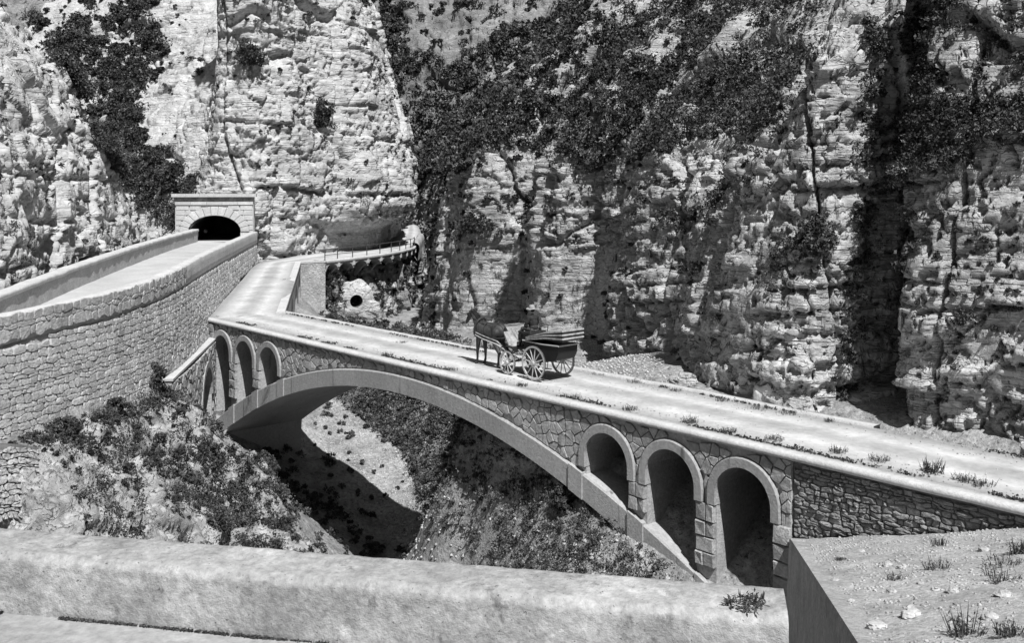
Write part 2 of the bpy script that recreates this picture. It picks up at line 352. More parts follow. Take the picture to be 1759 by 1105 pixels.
def courses_of(u0, u1, v0, v1, su, sv, keep=None, rnd=None, wob=.3):
    """roughly coursed rubble: wavy beds, stones of uneven length with knocked-off corners"""
    rnd = rnd or random; rows = [v0]; out = []
    while rows[-1] < v1: rows.append(rows[-1] + sv * rnd.uniform(.6, 1.5))
    ph = [[(rnd.uniform(0, 6.28), rnd.uniform(.5, 1.4)) for _ in range(3)] for _ in rows]
    def bed(r, u): return rows[r] + sv * wob * sum(math.sin(u * f * 2.2 / su + p) for p, f in ph[r]) / 3 + sv * .5 * math.sin(u * .13 + r)* .3
    for r in range(len(rows) - 1):
        u = u0 - su * rnd.random(); J = []
        while u < u1 + su: J.append((u + rnd.uniform(-.16, .16) * su, u + rnd.uniform(-.16, .16) * su)); u += su * rnd.choice((.55, .8, 1.0, 1.2, 1.7)) * rnd.uniform(.8, 1.2)
        for (bl, tl), (br, tr) in zip(J[:-1], J[1:]):
            um = (bl + br) / 2; vm = (bed(r, um) + bed(r + 1, um)) / 2
            if um < u0 or um > u1 or (keep and not keep(um, vm)): continue
            q = [(bl, bed(r, bl)), (um, bed(r, um)), (br, bed(r, br)), (tr, bed(r + 1, tr)), (um, bed(r + 1, um)), (tl, bed(r + 1, tl))]; p = []
            for i, c in enumerate(q):
                if i in (1, 4): p.append(c); continue
                a, b = q[i - 1], q[(i + 1) % 6]; k1, k2 = rnd.uniform(.08, .34), rnd.uniform(.08, .34)
                p += [(c[0] + (a[0] - c[0]) * k1, c[1] + (a[1] - c[1]) * k1), (c[0] + (b[0] - c[0]) * k2, c[1] + (b[1] - c[1]) * k2)]
            out.append([(min(u1, max(u0, x)), y) for x, y in p])
    return out
def stone_geo(poly, gap, h, base=-.03, round_=.22, rough=.3, rnd=None):
    """one dressed stone in (u, v, h): polygon shrunk by the joint, bevelled, with a bulging uneven face"""
    rnd = rnd or random
    cx, cy = centroid(poly); pts = []
    for (x, y) in poly:      # drop very short edges
        if not pts or math.hypot(x - pts[-1][0], y - pts[-1][1]) > .03: pts.append((x, y))
    if len(pts) > 3 and math.hypot(pts[0][0] - pts[-1][0], pts[0][1] - pts[-1][1]) < .03: pts.pop()
    if len(pts) < 3: return None
    r = math.sqrt(abs(area(pts)) / math.pi)
    if r < .035: return None
    s1 = max(.3, 1 - gap / r); s2 = s1 * (1 - round_); m = len(pts)
    ring = lambda s, hh, j: [(cx + (x - cx) * s, cy + (y - cy) * s, hh + rnd.uniform(-j, j) * h) for x, y in pts]
    V = ring(s1, base, 0) + ring(s1 * .985, h * .55, rough * .6) + ring(s2, h * .95, rough) + [(cx, cy, h * (1.05 + rnd.uniform(-rough, rough)))]
    F = []
    for k in range(2):
        for i in range(m): F.append((k * m + i, k * m + (i + 1) % m, (k + 1) * m + (i + 1) % m, (k + 1) * m + i))
    for i in range(m): F.append((2 * m + i, 2 * m + (i + 1) % m, 3 * m))
    return V, F, (cx, cy), abs(area(pts))
def lay_stones(polys, fn, gap, h, name, material, parent, limit=300, rough=.3, round_=.22, hvar=.35, rnd=None):
    """fn(u, v, h) -> world. The `limit` stones that show largest become parts, the rest one joined part."""
    rnd = rnd or random; items = []
    for poly in polys:
        if abs(area(poly)) < .006: continue
        if area(poly) < 0: poly = poly[::-1]
        g = stone_geo(poly, gap, h * rnd.uniform(1 - hvar, 1 + hvar), rough=rough, round_=round_, rnd=rnd)
        if g is None: continue
        V, F, c, a = g; W = [fn(*v) for v in V]; cw = W[-1]; d = max(3.0, cw[1])
        px, py = CXP + FPX * cw[0] / d, HORIZ - (cw[2] - CAM_Z) * FPX / d
        vis = 1.0 if (-10 < px < 1770 and -10 < py < 1115) else .01
        items.append((a * vis / d ** 2, W, F))
    items.sort(key=lambda q: -q[0]); rest = MB()
    for k, (_, W, F) in enumerate(items):
        if k < limit:
            me = bpy.data.meshes.new(name); me.from_pydata(W, [], F); me.update(); link_mesh(me, name, material, parent)
        else: rest.add(W, F)
    if rest.v:
        o = rest.build('small_' + name + 's', material, parent); o['kind'] = 'stuff'
    return len(items)

# ------------------------------------------------------------------ leaves
def leaf_quads(C, R, k, size, flat=.8, rng=None, squash=.75):
    """k leaves round every clump centre C (m,3) of radius R (m,); a negative size grows with the distance"""
    rng = rng or RNG; m = len(C)
    d = rng.normal(size=(m, k, 3)); d /= np.linalg.norm(d, axis=-1, keepdims=True)
    r = rng.random((m, k, 1)) ** .45; d[..., 2] *= squash
    c = C[:, None, :] + d * r * R[:, None, None]
    a = rng.normal(size=(m, k, 3)); a /= np.linalg.norm(a, axis=-1, keepdims=True)
    b = np.cross(a, rng.normal(size=(m, k, 3))); b /= np.linalg.norm(b, axis=-1, keepdims=True) + 1e-9
    sz = np.full(m, size) if size > 0 else np.clip(-size * C[:, 1], .03, .5)
    s = sz[:, None, None] * rng.uniform(.5, 1.5, (m, k, 1))
    a = a * s * .6; b = b * s * .38
    V = np.stack([c - a * .7 - b, c - a * .7 + b, c + a], 2).reshape(-1, 3); F = np.arange(len(V)).reshape(-1, 3)
    return V, F
def leaf_mass(name, clumps, k, size, material, parent=None, **kw):
    C = np.array([c[:3] for c in clumps]); R = np.array([c[3] for c in clumps])
    V, F = leaf_quads(C, R, k, size, **kw); return link_mesh(np_mesh(name, V, F), name, material, parent)

# ================================================================== LARGE STRUCTURE: terrain and cliffs
def rock_disp(Pw, big=1.0, blk=.5, sm=.18, bed=1.6, beda=.22, dip=(0.0, 0.0), s=0, vstretch=1.0, crack=.35, pit=.24, sc=1.0, fiss=.8, tilt=.45):
    """relief of jointed limestone: broad stepped faces, bedding grooves, tall fissures, small fractures and pits"""
    P = np.asarray(Pw, np.float32)
    wv = np.stack([fbm(P * .35, 4, s + 11, .5), fbm(P * .35 + 9.1, 4, s + 12, .5), fbm(P * .35 + 4.7, 4, s + 13, .5)], -1)
    Q = P + wv * .5
    d = big * fbm(P * np.array((.15, .15, .07)), 3, s + 1)
    # tall buttresses split by fissures
    f1, f2, r, tl = worley(Q * sc * np.array((1 / 6.5, 1 / 6.5, 1 / 26.0)), s + 21); e = f2 - f1
    d += fiss * ((r - .5) * 1.3) - fiss * .9 * (1 - sstep(.0, .035, e))
    # bedding
    zz = (P[..., 2] + dip[0] * P[..., 0] + dip[1] * P[..., 1] + .5 * fbm(P * .2, 3, s + 5) + .12 * fbm(P * 1.1, 2, s + 25)) / bed
    k = np.floor(zz); fr = zz - k; ki = k.astype(np.int64); hb = _hash(ki, ki * 3, ki * 7, s + 6)
    brk = sstep(-.3, .1, fbm(P * np.array((.3, .3, .6)), 3, s + 15))
    d += ((hb - .5) * 2 * beda - beda * 1.5 * (fr > .88) * (hb > .35)) * brk
    # joint blocks within each bed
    S1 = sc * np.array((1 / 2.9, 1 / 2.9, 1 / (1.9 * vstretch)))
    f1, f2, r, tl = worley(Q * S1 + (hb * 13.0)[..., None] * np.array((1, 1, 0)), s + 2); e = f2 - f1
    d += blk * ((r - .5) * 1.7 + tl * tilt * 1.6) - crack * (1 - sstep(.0, .035, e))
    S2 = sc * np.array((1 / 1.0, 1 / 1.0, 1 / (.62 * vstretch)))
    f1, f2, r, tl = worley(Q * S2 + 3.3, s + 3, quick=True); e = f2 - f1
    on = sstep(-.12, .22, fbm(P * .33, 3, s + 14))
    d += on * (sm * ((r - .5) * 1.9 + tl * tilt * 2.2) - sm * 1.2 * (1 - sstep(.0, .06, e)))
    S3 = sc * np.array((1 / .42, 1 / .42, 1 / (.3 * vstretch)))
    f1, f2, r, tl = worley(P * S3 + wv * .4 + 7.3, s + 4, quick=True)
    on3 = sstep(-.05, .25, fbm(P * .5 + 2.2, 3, s + 24))
    d += on3 * sm * .45 * ((r - .5) * 1.6 + tl * tilt * 2)
    pn = fbm(P * sc * np.array((1.7, 1.7, 2.2)) + wv, 3, s + 16, .6); pk = fbm(P * .28, 3, s + 17)
    d -= pit * sstep(.22, .27, pn + .35 * pk)
    d += .05 * fbm(P * 1.6, 4, s + 8, .6) + .2 * fbm(P * .42, 3, s + 26)
    return d
CLIFFS = {}
def cliff(name, nodes, Zs, R, zfine, zspan, du_k, material, disp, ztop_step=.6, hole=None, z_step=None, label=None, wide=False, zlow=None, zmid=None):
    zlow = zspan[0] if zlow is None else zlow; zmid = zfine if zmid is None else zmid
    path = Path(nodes); R = np.asarray(R, float); us = [0.0]
    while us[-1] < path.len:
        q_ = path.at(us[-1]); D = max(8.0, q_[1]); sx = CXP + FPX * q_[0] / D; us.append(us[-1] + (max(.055, D * du_k) if -120 < sx < 1880 else .45))
    us = np.array(us); us[-1] = path.len
    zs = np.concatenate([np.arange(zspan[0], zlow, .4), np.arange(zlow, zfine, z_step), np.arange(zfine, zmid, z_step * 2.2), np.arange(zmid, zspan[1], ztop_step)])
    pos = path.at(us); n2 = path.nrm(us, 1.2); nw = np.stack([np.convolve(np.pad(path.nrm(us, 6)[:, k], 60, 'edge'), np.ones(121) / 121, 'valid') for k in (0, 1)], -1) if wide else n2
    nw = nw / np.linalg.norm(nw, axis=1, keepdims=True)
    Rz = np.stack([np.interp(zs, Zs, row) for row in R], 0)                       # nodes x z
    ns = path.node_s
    # smooth interpolation along the path
    def smooth_interp(u, xs, Y):
        k = np.clip(np.searchsorted(xs, u) - 1, 0, len(xs) - 2); t = (u - xs[k]) / (xs[k + 1] - xs[k]); t = t * t * (3 - 2 * t)
        return Y[k] * (1 - t)[:, None] + Y[k + 1] * t[:, None]
    rec = smooth_interp(us, ns, Rz)
    V = np.zeros((len(us), len(zs), 3)); V[..., :2] = pos[:, None, :2] - nw[:, None, :] * rec[..., None]; V[..., 2] = zs[None]
    slope = np.gradient(rec, zs, axis=1)
    N = np.concatenate([np.broadcast_to(n2[:, None, :], V.shape[:2] + (2,)), slope[..., None]], -1); N /= np.linalg.norm(N, axis=-1, keepdims=True)
    d = disp(V, us, zs)
    V = V + N * d[..., None]
    keep = None if hole is None else ~hole(V)
    me = np_mesh(name, V, grid_faces(len(us), len(zs), keep)[:, ::1])
    o = link_mesh(me, name, material, None, smooth=False); setp(o, kind='structure')
    if label: o['label'] = label
    CLIFFS[name] = (V, N, o)
    return o

# --- portal frame (shared with the portal builder)
PO = np.array((-24.05, 80.0)); PR = np.array((.986, .167)); PF = np.array((.167, -.986)); PZ = 2.35
def portal(a, o, z): return (PO[0] + PR[0] * a + PF[0] * o, PO[1] + PR[1] * a + PF[1] * o, z)
def bore(V):
    rel = V[..., :2] - PO; a = rel @ PR; return (np.abs(a) < 2.5) & (V[..., 2] < 4.9) & (np.abs(rel @ PF) < 6)

Z1 = [-4, 0, 2.5, 3.6, 5, 8.7, 12, 15.5, 21.8, 26.7, 40]
cliff('cliff_tunnel',
      [(-66, 104), (-50, 98), (-38, 92), (-31, 85), (-27.5, 81.8), (-24.0, 81.4), (-20.6, 82.4), (-18.3, 87.5), (-14.6, 93.8), (-12.9, 98.5), (-12.7, 107), (-13.6, 120), (-19, 136), (-30, 150)],
      Z1, [[0, 0, 0, 0, 1, 3, 6, 9, 14, 18, 30]] * 3 +
      [[0, 0, .5, 1.2, 2.2, 4.2, 6, 7.5, 10, 12, 22],
       [0, 0, .2, .3, .8, 2.0, 2.8, 3.4, 4.6, 5.5, 12],
       [0, 0, 0, 0, .2, .6, .9, 1.2, 1.8, 2.4, 8],
       [0, 0, 0, 0, .1, .3, .5, .8, 1.4, 2.2, 8],
       [0, 0, -.1, -.4, -.6, -.4, 0, .5, 1.2, 2.0, 8],
       [.3, .3, .3, -1.4, -2.3, -1.8, -1.2, -.5, .5, 1.6, 8],
       [.3, .3, .3, -1.5, -2.6, -2.2, -1.4, -.6, .8, 2.4, 9],
       [0, 0, 0, -.6, -1.4, -1.6, -1.0, -.2, 1.3, 3.2, 10],
       [0, 0, 0, 0, -.5, -.8, 0, .8, 2.5, 4.5, 12]] + [[0, 0, 0, 0, 0, .5, 1, 2, 4, 6, 14]] * 2,
      27.5, (-4, 42), .0016, 'limestone',
      lambda V, u, z: rock_disp(V, 1.5, .24, .11, 2.7, .2, (.06, 0), 20, sc=1.0, pit=.28, vstretch=1.2, tilt=.3) * (1 - .75 * (((V[..., 2] < 3.2) & (V[..., 0] > -17) & (V[..., 0] < -11))).astype(float)),
      hole=bore, z_step=.145, zlow=0)
Z2 = [-3, 0, 3, 5, 8, 10.4, 13.4, 15, 18, 24, 40]
cliff('cliff_left',
      [(-46, 14), (-30, 20), (-22.5, 28), (-19.8, 37), (-21.3, 47), (-22.9, 57), (-24.4, 65.5), (-26.0, 70.5), (-31, 75), (-40, 79), (-52, 84)],
      Z2, [[0, 0, 0, .5, 1.2, 2, 3, 4, 5.5, 9, 22]] * 3 + [[0, 0, 0, .3, .9, 1.6, 2.6, 3.4, 5, 9, 22], [0, 0, 0, .3, .9, 1.7, 3.0, 4.0, 6, 10, 24],
      [0, 0, 0, .4, 1.0, 1.9, 3.5, 5.0, 7.2, 12, 26], [0, 0, .1, .8, 1.9, 3.2, 5.2, 6.8, 9.4, 15, 30], [0, 0, .3, 1.6, 3.4, 5, 7.4, 9, 12, 18, 34]] + [[0, 0, .5, 2, 4, 6, 8, 10, 13, 19, 36]] * 3,
      19, (-3, 42), .0019, 'limestone', lambda V, u, z: rock_disp(V, 1.0, .22, .10, 2.1, .22, (.16, .05), 40, sc=1.1, pit=.24, vstretch=1.2, tilt=.28, fiss=.55), z_step=.125, zlow=1.0)
Z3 = [-7, -3, 0, 3, 5.5, 8, 10.5, 14, 18, 26, 45]
rslope = [-1.5, -.4, 0, .3, .7, 1.3, 2.6, 6.0, 10, 18, 36]
R_LOW = [-1.5, -.4, 0, .3, .7, 1.3, 2.6, 6.0, 10, 18, 36]
R_MID = [-1.2, -.3, 0, .5, 1.1, 2.0, 3.4, 6.4, 10.5, 18, 36]
R_WALL = [-1, -.2, 0, .1, .3, .8, 1.4, 2.6, 5, 11, 27]
RC = [((-18, 150), None), ((-10.5, 125), None), ((-8.2, 108), None), ((-6.9, 92), R_LOW), ((-5.8, 79), R_LOW), ((-4.0, 70.5), R_LOW), ((1.0, 68.5), R_LOW), ((1.7, 60.0), R_LOW), ((5.6, 57.8), [-1.5, -.4, 0, .2, .5, 1.0, 2.4, 5.4, 9.5, 17, 35]),
      ((5.1, 48.5), R_MID), ((7.4, 43.5), R_MID), ((6.9, 38.8), R_MID), (B(26.4, 6.3, 0)[:2], R_MID), (B(28.6, 5.0, 0)[:2], [-1, -.2, 0, .3, .7, 1.5, 2.6, 4.8, 8, 15, 32]), (B(31.6, 4.9, 0)[:2], [-1, -.2, 0, .2, .4, .6, .9, 2.2, 5.5, 12, 28]),
      (B(33.4, 7.2, 0)[:2], [0, 0, .4, 1.0, 1.2, 1.5, 2.0, 3.0, 6, 12, 28]), (B(34.6, 5.0, 0)[:2], [-1, -.2, 0, .1, .2, .5, .8, 1.4, 4, 10, 26]), (B(38, 5.1, 0)[:2], R_WALL), (B(43, 5.3, 0)[:2], R_WALL), ((22, 19.5), R_WALL), ((38, 17), R_WALL)]
def SLAB(V): return 1 - .62 * ((V[..., 0] > -5) & (V[..., 0] < 6.2) & (V[..., 1] > 54) & (V[..., 1] < 74)) * (1 - sstep(2.0, 4.0, V[..., 2]))
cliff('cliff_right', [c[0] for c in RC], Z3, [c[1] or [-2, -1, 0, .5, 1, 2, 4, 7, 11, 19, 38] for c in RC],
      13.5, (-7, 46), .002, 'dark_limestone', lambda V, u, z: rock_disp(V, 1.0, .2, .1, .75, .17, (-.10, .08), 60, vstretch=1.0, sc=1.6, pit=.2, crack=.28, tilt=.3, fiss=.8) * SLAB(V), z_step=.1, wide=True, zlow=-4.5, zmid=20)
cliff('cliff_far', [(-110, 175), (-60, 168), (-25, 160), (-8, 150), (8, 136), (30, 118), (60, 100), (95, 90)],
      [-8, 0, 10, 20, 30, 60], [[0, 0, 2, 5, 12, 40], [0, 0, 2, 5, 12, 40], [0, 0, 1, 3, 9, 36], [0, 0, 2, 6, 13, 40], [0, 2, 8, 16, 24, 50], [0, 2, 8, 16, 24, 50], [0, 2, 8, 16, 24, 50], [0, 2, 8, 16, 24, 50]],
      42, (-8, 62), .0022, 'far_rock', lambda V, u, z: rock_disp(V, 2.4, .5, .25, 1.8, .5, (-.35, .1), 80, vstretch=1.3, pit=.4, sc=.8, fiss=1.5), z_step=.45, ztop_step=1.5)
# rock below the overhanging road
ROAD_EDGE = [(559, 449, 80), (580.6, 446.5, 81.5), (606.5, 443.5, 83.3), (631, 440.5, 85), (653.5, 437.5, 87), (673, 434.5, 89), (687.6, 432, 91.5), (698, 429.5, 94), (706, 427.5, 96.5), (712.6, 424, 100), (723, 408, 110), (719, 390, 122)]
edge3 = [P3(*e) for e in ROAD_EDGE]
cliff('cliff_below_road', [(-17.5, 80.6), (-15.4, 81.0), (-13.9, 84.6), (-12.3, 87.6), (-11.2, 90.9), (-10.4, 96), (-9.9, 102.5), (-10.0, 111), (-11.8, 124), (-16, 134)],
      [-9, -5, -2, .3], [[-.8, -.3, 0, 0]] * 10, .3, (-9, .45), .0013, 'dark_limestone',
      lambda V, u, z: rock_disp(V, .5, .3, .15, 2.6, .1, (0, 0), 90, vstretch=2.4, pit=.3) * np.clip((.45 - V[..., 2]) / 1.2, .05, 1), z_step=.11)

# ---- gorge ground: thin-plate surface through surveyed points
CP = [P3(*q) for q in [
    (0, 778, 29), (100, 757, 31), (210, 712, 34.5), (285, 680, 39), (305, 690, 41), (336, 735, 44), (372, 765, 47.0), (430, 800, 44), (200, 800, 31.5), (90, 830, 29), (200, 920, 29.5), (60, 910, 27.5),
    (350, 935, 32.5), (550, 955, 34), (480, 870, 38.5), (400, 880, 36.5), (300, 840, 34.5), (270, 740, 36.5),
    (530, 775, 53.5), (583, 808, 51.0), (623, 849, 49.4), (664, 900, 47.9), (710, 950, 46.2), (560, 900, 46.5), (520, 840, 49), (690, 978, 44.5), (640, 965, 44), (600, 985, 41), (730, 985, 42),
    (575, 690, 61), (640, 760, 55), (700, 830, 50.8), (722, 885, 47.5), (850, 990, 33.6),
    (650, 668, 60), (750, 702, 56), (752, 842, 37.0), (790, 795, 36.0), (850, 792, 34.4), (950, 826, 32.2), (1050, 908, 29.6), (1160, 1003, 27.2), (900, 900, 32.6), (1000, 965, 29.0), (850, 950, 33.3), (822, 950, 34.4), (800, 925, 35.2), (770, 930, 45.5), (812, 985, 44),
    (570, 560, 76), (650, 575, 69), (740, 588, 64), (800, 600, 57), (780, 572, 67), (600, 548, 82.5), (700, 562, 86), (740, 545, 92), (880, 608, 51), (960, 612, 46.5)]]
CP += [(-11.5, 102, -5), (-9.5, 115, -4), (-13, 135, -3), (0, 57, -2.2), (4.5, 43.5, .35), (6.0, 38.5, .3), B(29,5.2,.1), B(34,5.4,.1), B(39,5.4,.1), B(46,5.4,.1), (3.3, 40.0, -.2),
       (1.5, 42.0, -1.0), (-24, 40, -1), (-24, 60, -.5), (-18, 55, -.4), (-17.5, 66, .1), (-20, 80, .3), (-30, 90, .5), (-40, 40, 0), (-40, 110, 2), (30, 10, 0), (20, 40, .2), (12, 48, -.5), (20, 80, -1), (10, 120, -2), (40, 30, .2), (8, 60, -1.5),
       (-6, 28, -8.5), (0, 28, -8.2), (-5.4, 35.2, -10.5), (-4.3, 36.4, -9.8), (-3.6, 33.5, -10), (-6.2, 31.5, -9.8), (-2, 22, -10), (-8, 18, -9), (3, 22, -7.5), (-4, 12, -7.5), (4, 13, -5), (-14, 20, -5.5), (-14, 10, -3.5), (6.5, 24.4, -5.4), (-28, 22, -2), (-36, 10, 1)]
CP = np.array(CP)
def tps(XY, Zc):
    n = len(XY); d = np.linalg.norm(XY[:, None] - XY[None], axis=-1); K = np.where(d > 0, d * d * np.log(d + 1e-9), 0) + np.eye(n) * .15
    A = np.zeros((n + 3, n + 3)); A[:n, :n] = K; A[:n, n] = 1; A[:n, n + 1:] = XY; A[n, :n] = 1; A[n + 1:, :n] = XY.T
    w = np.linalg.solve(A, np.concatenate([Zc, np.zeros(3)]))
    def ev(X, Y):
        r = w[n] + w[n + 1] * X + w[n + 2] * Y
        for i in range(n):
            q = (X - XY[i, 0]) ** 2 + (Y - XY[i, 1]) ** 2; r = r + w[i] * .5 * q * np.log(q + 1e-9)
        return r
    return ev
ground_z0 = tps(CP[:, :2], CP[:, 2])
LEFT_EDGE = [(355, 546, 50.9), (385, 515, 57), (415, 482, 66), (440, 455, 76), (470, 446, 83), (520, 437, 88), (619, 431, 93), (662, 425, 98), (681, 408, 108), (693.6, 392, 120), (700, 388, 130)]
RIGHT_EDGE = [(488, 539, 52.7), (502, 496, 62), (509, 472, 70), (516, 452, 78.5), (559, 449, 80), (606, 443.5, 83.3), (653, 437.5, 87), (687, 432, 91.5), (706, 427.5, 96.5), (723, 408, 110), (719, 390, 122), (712, 386, 132)]
def road_mask(X, Y):
    px, py = CXP + FPX * X / np.maximum(Y, 1), 0
    mid = np.array([P3(*q)[:2] for q in [(420, 0, 51.5), (450, 0, 60), (462, 0, 70), (480, 0, 78), (540, 0, 84), (620, 0, 88.5), (665, 0, 93), (695, 0, 100), (703, 0, 112), (706, 0, 128)]])
    d = np.full(X.shape, 99.0)
    for a, b in zip(mid[:-1], mid[1:]):
        ab = b - a; t = np.clip(((X - a[0]) * ab[0] + (Y - a[1]) * ab[1]) / (ab @ ab), 0, 1)
        d = np.minimum(d, np.hypot(X - a[0] - ab[0] * t, Y - a[1] - ab[1] * t))
    return d
def tn(X, Y): return (X - BO[0]) * ET[0] + (Y - BO[1]) * ET[1], (X - BO[0]) * EN[0] + (Y - BO[1]) * EN[1]
def ground_z(X, Y):
    z = ground_z0(X, Y); t, n = tn(X, Y)
    z = np.where((n > -1.0) & (n < 4.55) & (t > 33.5), np.minimum(z, -.45), z)
    z = np.where((n > -.6) & (n < 4.6) & (t > -2) & (t <= 33.5), np.minimum(z, -1.8), z)
    z = np.where((n >= 4.55) & (n < 22) & (t > 7), np.minimum(z, .0 + np.clip(n - 4.55, 0, 6) * .12 - np.clip(25 - t, 0, 12) * .25), z)
    z = np.where(np.hypot(X + 16.4, Y - 46.6) < 2.7, np.minimum(z, -4.3), z)
    z = np.where(road_mask(X, Y) < 3.3, np.minimum(z, -.35), z)
    return z
gx = np.concatenate([np.arange(-60, -20, .7), np.arange(-20, -5, .09), np.arange(-5, 9, .15), np.arange(9, 45, .6)])
gy = np.concatenate([np.arange(9.0, 25, .5), np.arange(25, 48.5, .1), np.arange(48.5, 66, .17), np.arange(66, 100, .5), np.arange(100, 165, 1.5)])
GX, GY = np.meshgrid(gx, gy, indexing='ij'); GZ = ground_z(GX, GY)
GV = np.stack([GX, GY, GZ], -1)
dzx = np.gradient(GZ, gx, axis=0); dzy = np.gradient(GZ, gy, axis=1); GN = np.stack([-dzx, -dzy, np.ones_like(GZ)], -1); GN /= np.linalg.norm(GN, axis=-1, keepdims=True)
gpx, gpy = proj(GV); tG, nG = tn(GX, GY)
crag = in_poly(gpx, gpy, [(60, 760), (210, 700), (280, 690), (330, 700), (385, 770), (440, 800), (560, 960), (560, 1200), (-200, 1200), (-200, 850)]) & (GY < 49)
cr = crag.astype(float)
for _ in range(9):
    cr = (cr + np.roll(cr, 2, 0) + np.roll(cr, -2, 0) + np.roll(cr, 2, 1) + np.roll(cr, -2, 1)) / 5
gd = .12 * fbm(GV * .8, 4, 130) + .09 * fbm(GV * 2.6, 4, 131, .6)
sel = cr > .02; gsel = GV[sel]
gd[sel] += cr[sel] * (rock_disp(gsel, .6, .34, .12, 1.7, .14, (.5, .2), 120, vstretch=2.4, pit=.2, sc=1.15) + .06 * fbm(gsel * 3.0, 4, 132, .6))
roadish = ((nG > -1.0) & (nG < 5.2) & (tG > 33)) | (road_mask(GX, GY) < 3.6)
gd = np.where(roadish, np.minimum(gd * .15, .05), gd)
GV = GV + GN * gd[..., None]
o = link_mesh(np_mesh('gorge_ground', GV, grid_faces(len(gx), len(gy))), 'gorge_ground', 'earth'); setp(o, kind='structure')
o.data.materials.append(MATS['outcrop_rock'])
pf = grid_faces(len(gx), len(gy)); mi = (cr.reshape(-1)[pf[:, 0]] > .35).astype(np.int32); o.data.polygons.foreach_set('material_index', mi)
CLIFFS['gorge_ground'] = (GV, GN, o)

# ---- lower road over the bridge and along the gorge
def strip(name, left, right, material, across=9, step=.5, z_off=0.0, noise=.02, crown=.05):
    Lp, Rp = Path(left), Path(right); n = int(max(Lp.len, Rp.len) / step); f = np.linspace(0, 1, n)
    # node-wise pairing so that opposite edges stay opposite
    A = Lp.at(f * Lp.len); Bq = Rp.at(f * Rp.len); w = np.linspace(0, 1, across)
    V = A[:, None, :] * (1 - w)[None, :, None] + Bq[:, None, :] * w[None, :, None]
    V[..., 2] += z_off + crown * (1 - (2 * w - 1) ** 2)[None] + noise * fbm(V * .9, 3, 33)
    V[..., 2] -= .025 * np.exp(-((np.abs(2 * w - 1) - .34) / .1) ** 2)[None]
    me = np_mesh(name, V, grid_faces(n, across)[:, ::-1])
    at = me.attributes.new('across', 'FLOAT', 'POINT'); at.data.foreach_set('value', np.tile(2 * w - 1, n).astype(np.float32))
    o = link_mesh(me, name, material); setp(o, kind='structure'); return o, V
DECK_W = 4.3
strip('road', [B(66, .22, 0), B(40, .22, 0), B(20, .22, 0), B(0.1, .22, 0)], [B(66, DECK_W - .1, 0), B(40, DECK_W - .1, 0), B(20, DECK_W - .1, 0), B(0.1, DECK_W - .1, 0)], 'road_dust', 31, .25)
strip('road_gorge', [B(.4, .0, -.012)] + [P3(*q) for q in LEFT_EDGE], [B(.4, DECK_W - .1, -.012)] + [P3(*q) for q in RIGHT_EDGE], 'road_dust', 31, .4)

# ---- upper road to the tunnel
RW_TOP = [(-150, 574, 27.6), (0, 546, 30), (101, 523, 32.5), (203, 500, 36), (289, 471, 41.5), (355, 437, 52), (400, 416.5, 64), (433, 402, 76.5), (441, 398.5, 79.9)]
rw_path = Path([P3(*q) for q in RW_TOP])
LW_BASE = [(-25.0, 78.8, 2.4), (-23.4, 67, 2.35), (-21.4, 55, 2.3), (-19.5, 44, 2.2), (-18.0, 35, 2.0), (-17.4, 29, 1.75), (-18.5, 20, 1.5)]
lw_path = Path(LW_BASE[::-1])
fu = np.linspace(0, 1, 120); ra = rw_path.at(fu * rw_path.len); ra[:, 2] -= .85; la = lw_path.at(np.interp(ra[:, 1], lw_path.at(np.linspace(0, lw_path.len, 400))[:, 1], np.linspace(0, lw_path.len, 400)))
w = np.linspace(0, 1, 9); V = la[:, None] * (1 - w)[None, :, None] + ra[:, None] * w[None, :, None]; V[..., 2] += .015 * fbm(V * .8, 3, 5)
me = np_mesh('road_upper', V, grid_faces(120, 9)[:, ::-1]); at = me.attributes.new('across', 'FLOAT', 'POINT'); at.data.foreach_set('value', np.tile(2 * w - 1, 120).astype(np.float32))
me.flip_normals(); setp(link_mesh(me, 'road_upper', 'road_plain'), kind='structure')


# ================================================================== THE BRIDGE
TC = 17.35
def ext(t): return -.42 - .0174 * (t - TC) ** 2
def intr(t): return ext(t) - (.68 + .0011 * (t - TC) ** 2)
ARCH_C = [TC - 15.5, TC - 13.05, TC - 10.6, TC + 10.6, TC + 13.05, TC + 15.5]
AW, ASP = .9, -1.5
def pier_and_heads(t0, t1, centres):
    """outline in (t, z) of a spandrel block with arched openings standing on the ring"""
    poly = [(t0, -.12), (t1, -.12), (t1, ext(t1) - .05)]
    for c in sorted(centres, reverse=True):
        poly.append((c + AW, ext(c + AW) - .05)); poly.append((c + AW, ASP))
        for k in range(1, 12):
            a = math.pi * k / 12; poly.append((c + AW * math.cos(a), ASP + AW * math.sin(a)))
        poly.append((c - AW, ASP)); poly.append((c - AW, ext(c - AW) - .05))
    poly.append((t0, ext(t0) - .05))
    return poly
bridge = thing('arch_bridge', 'pale masonry arch bridge with three small arches at either end, crossing the ravine', 'bridge', B(TC, 2, -9))
m = MB(); m.prism(pier_and_heads(.02, 8.0, ARCH_C[:3]), B, .03, DECK_W - .05); m.build('spandrel_wall', 'wall_mortar', bridge)
m = MB(); m.prism(pier_and_heads(26.7, 34.3, ARCH_C[3:]), B, .03, DECK_W - .05); m.build('spandrel_wall', 'wall_mortar', bridge)
ts = np.linspace(8.0, 26.7, 40); m = MB(); m.prism([(26.7, -.12), (8.0, -.12)][::-1] + [(t, ext(t) - .05) for t in ts[::-1]], B, .03, DECK_W - .05); m.build('spandrel_wall', 'wall_mortar', bridge)
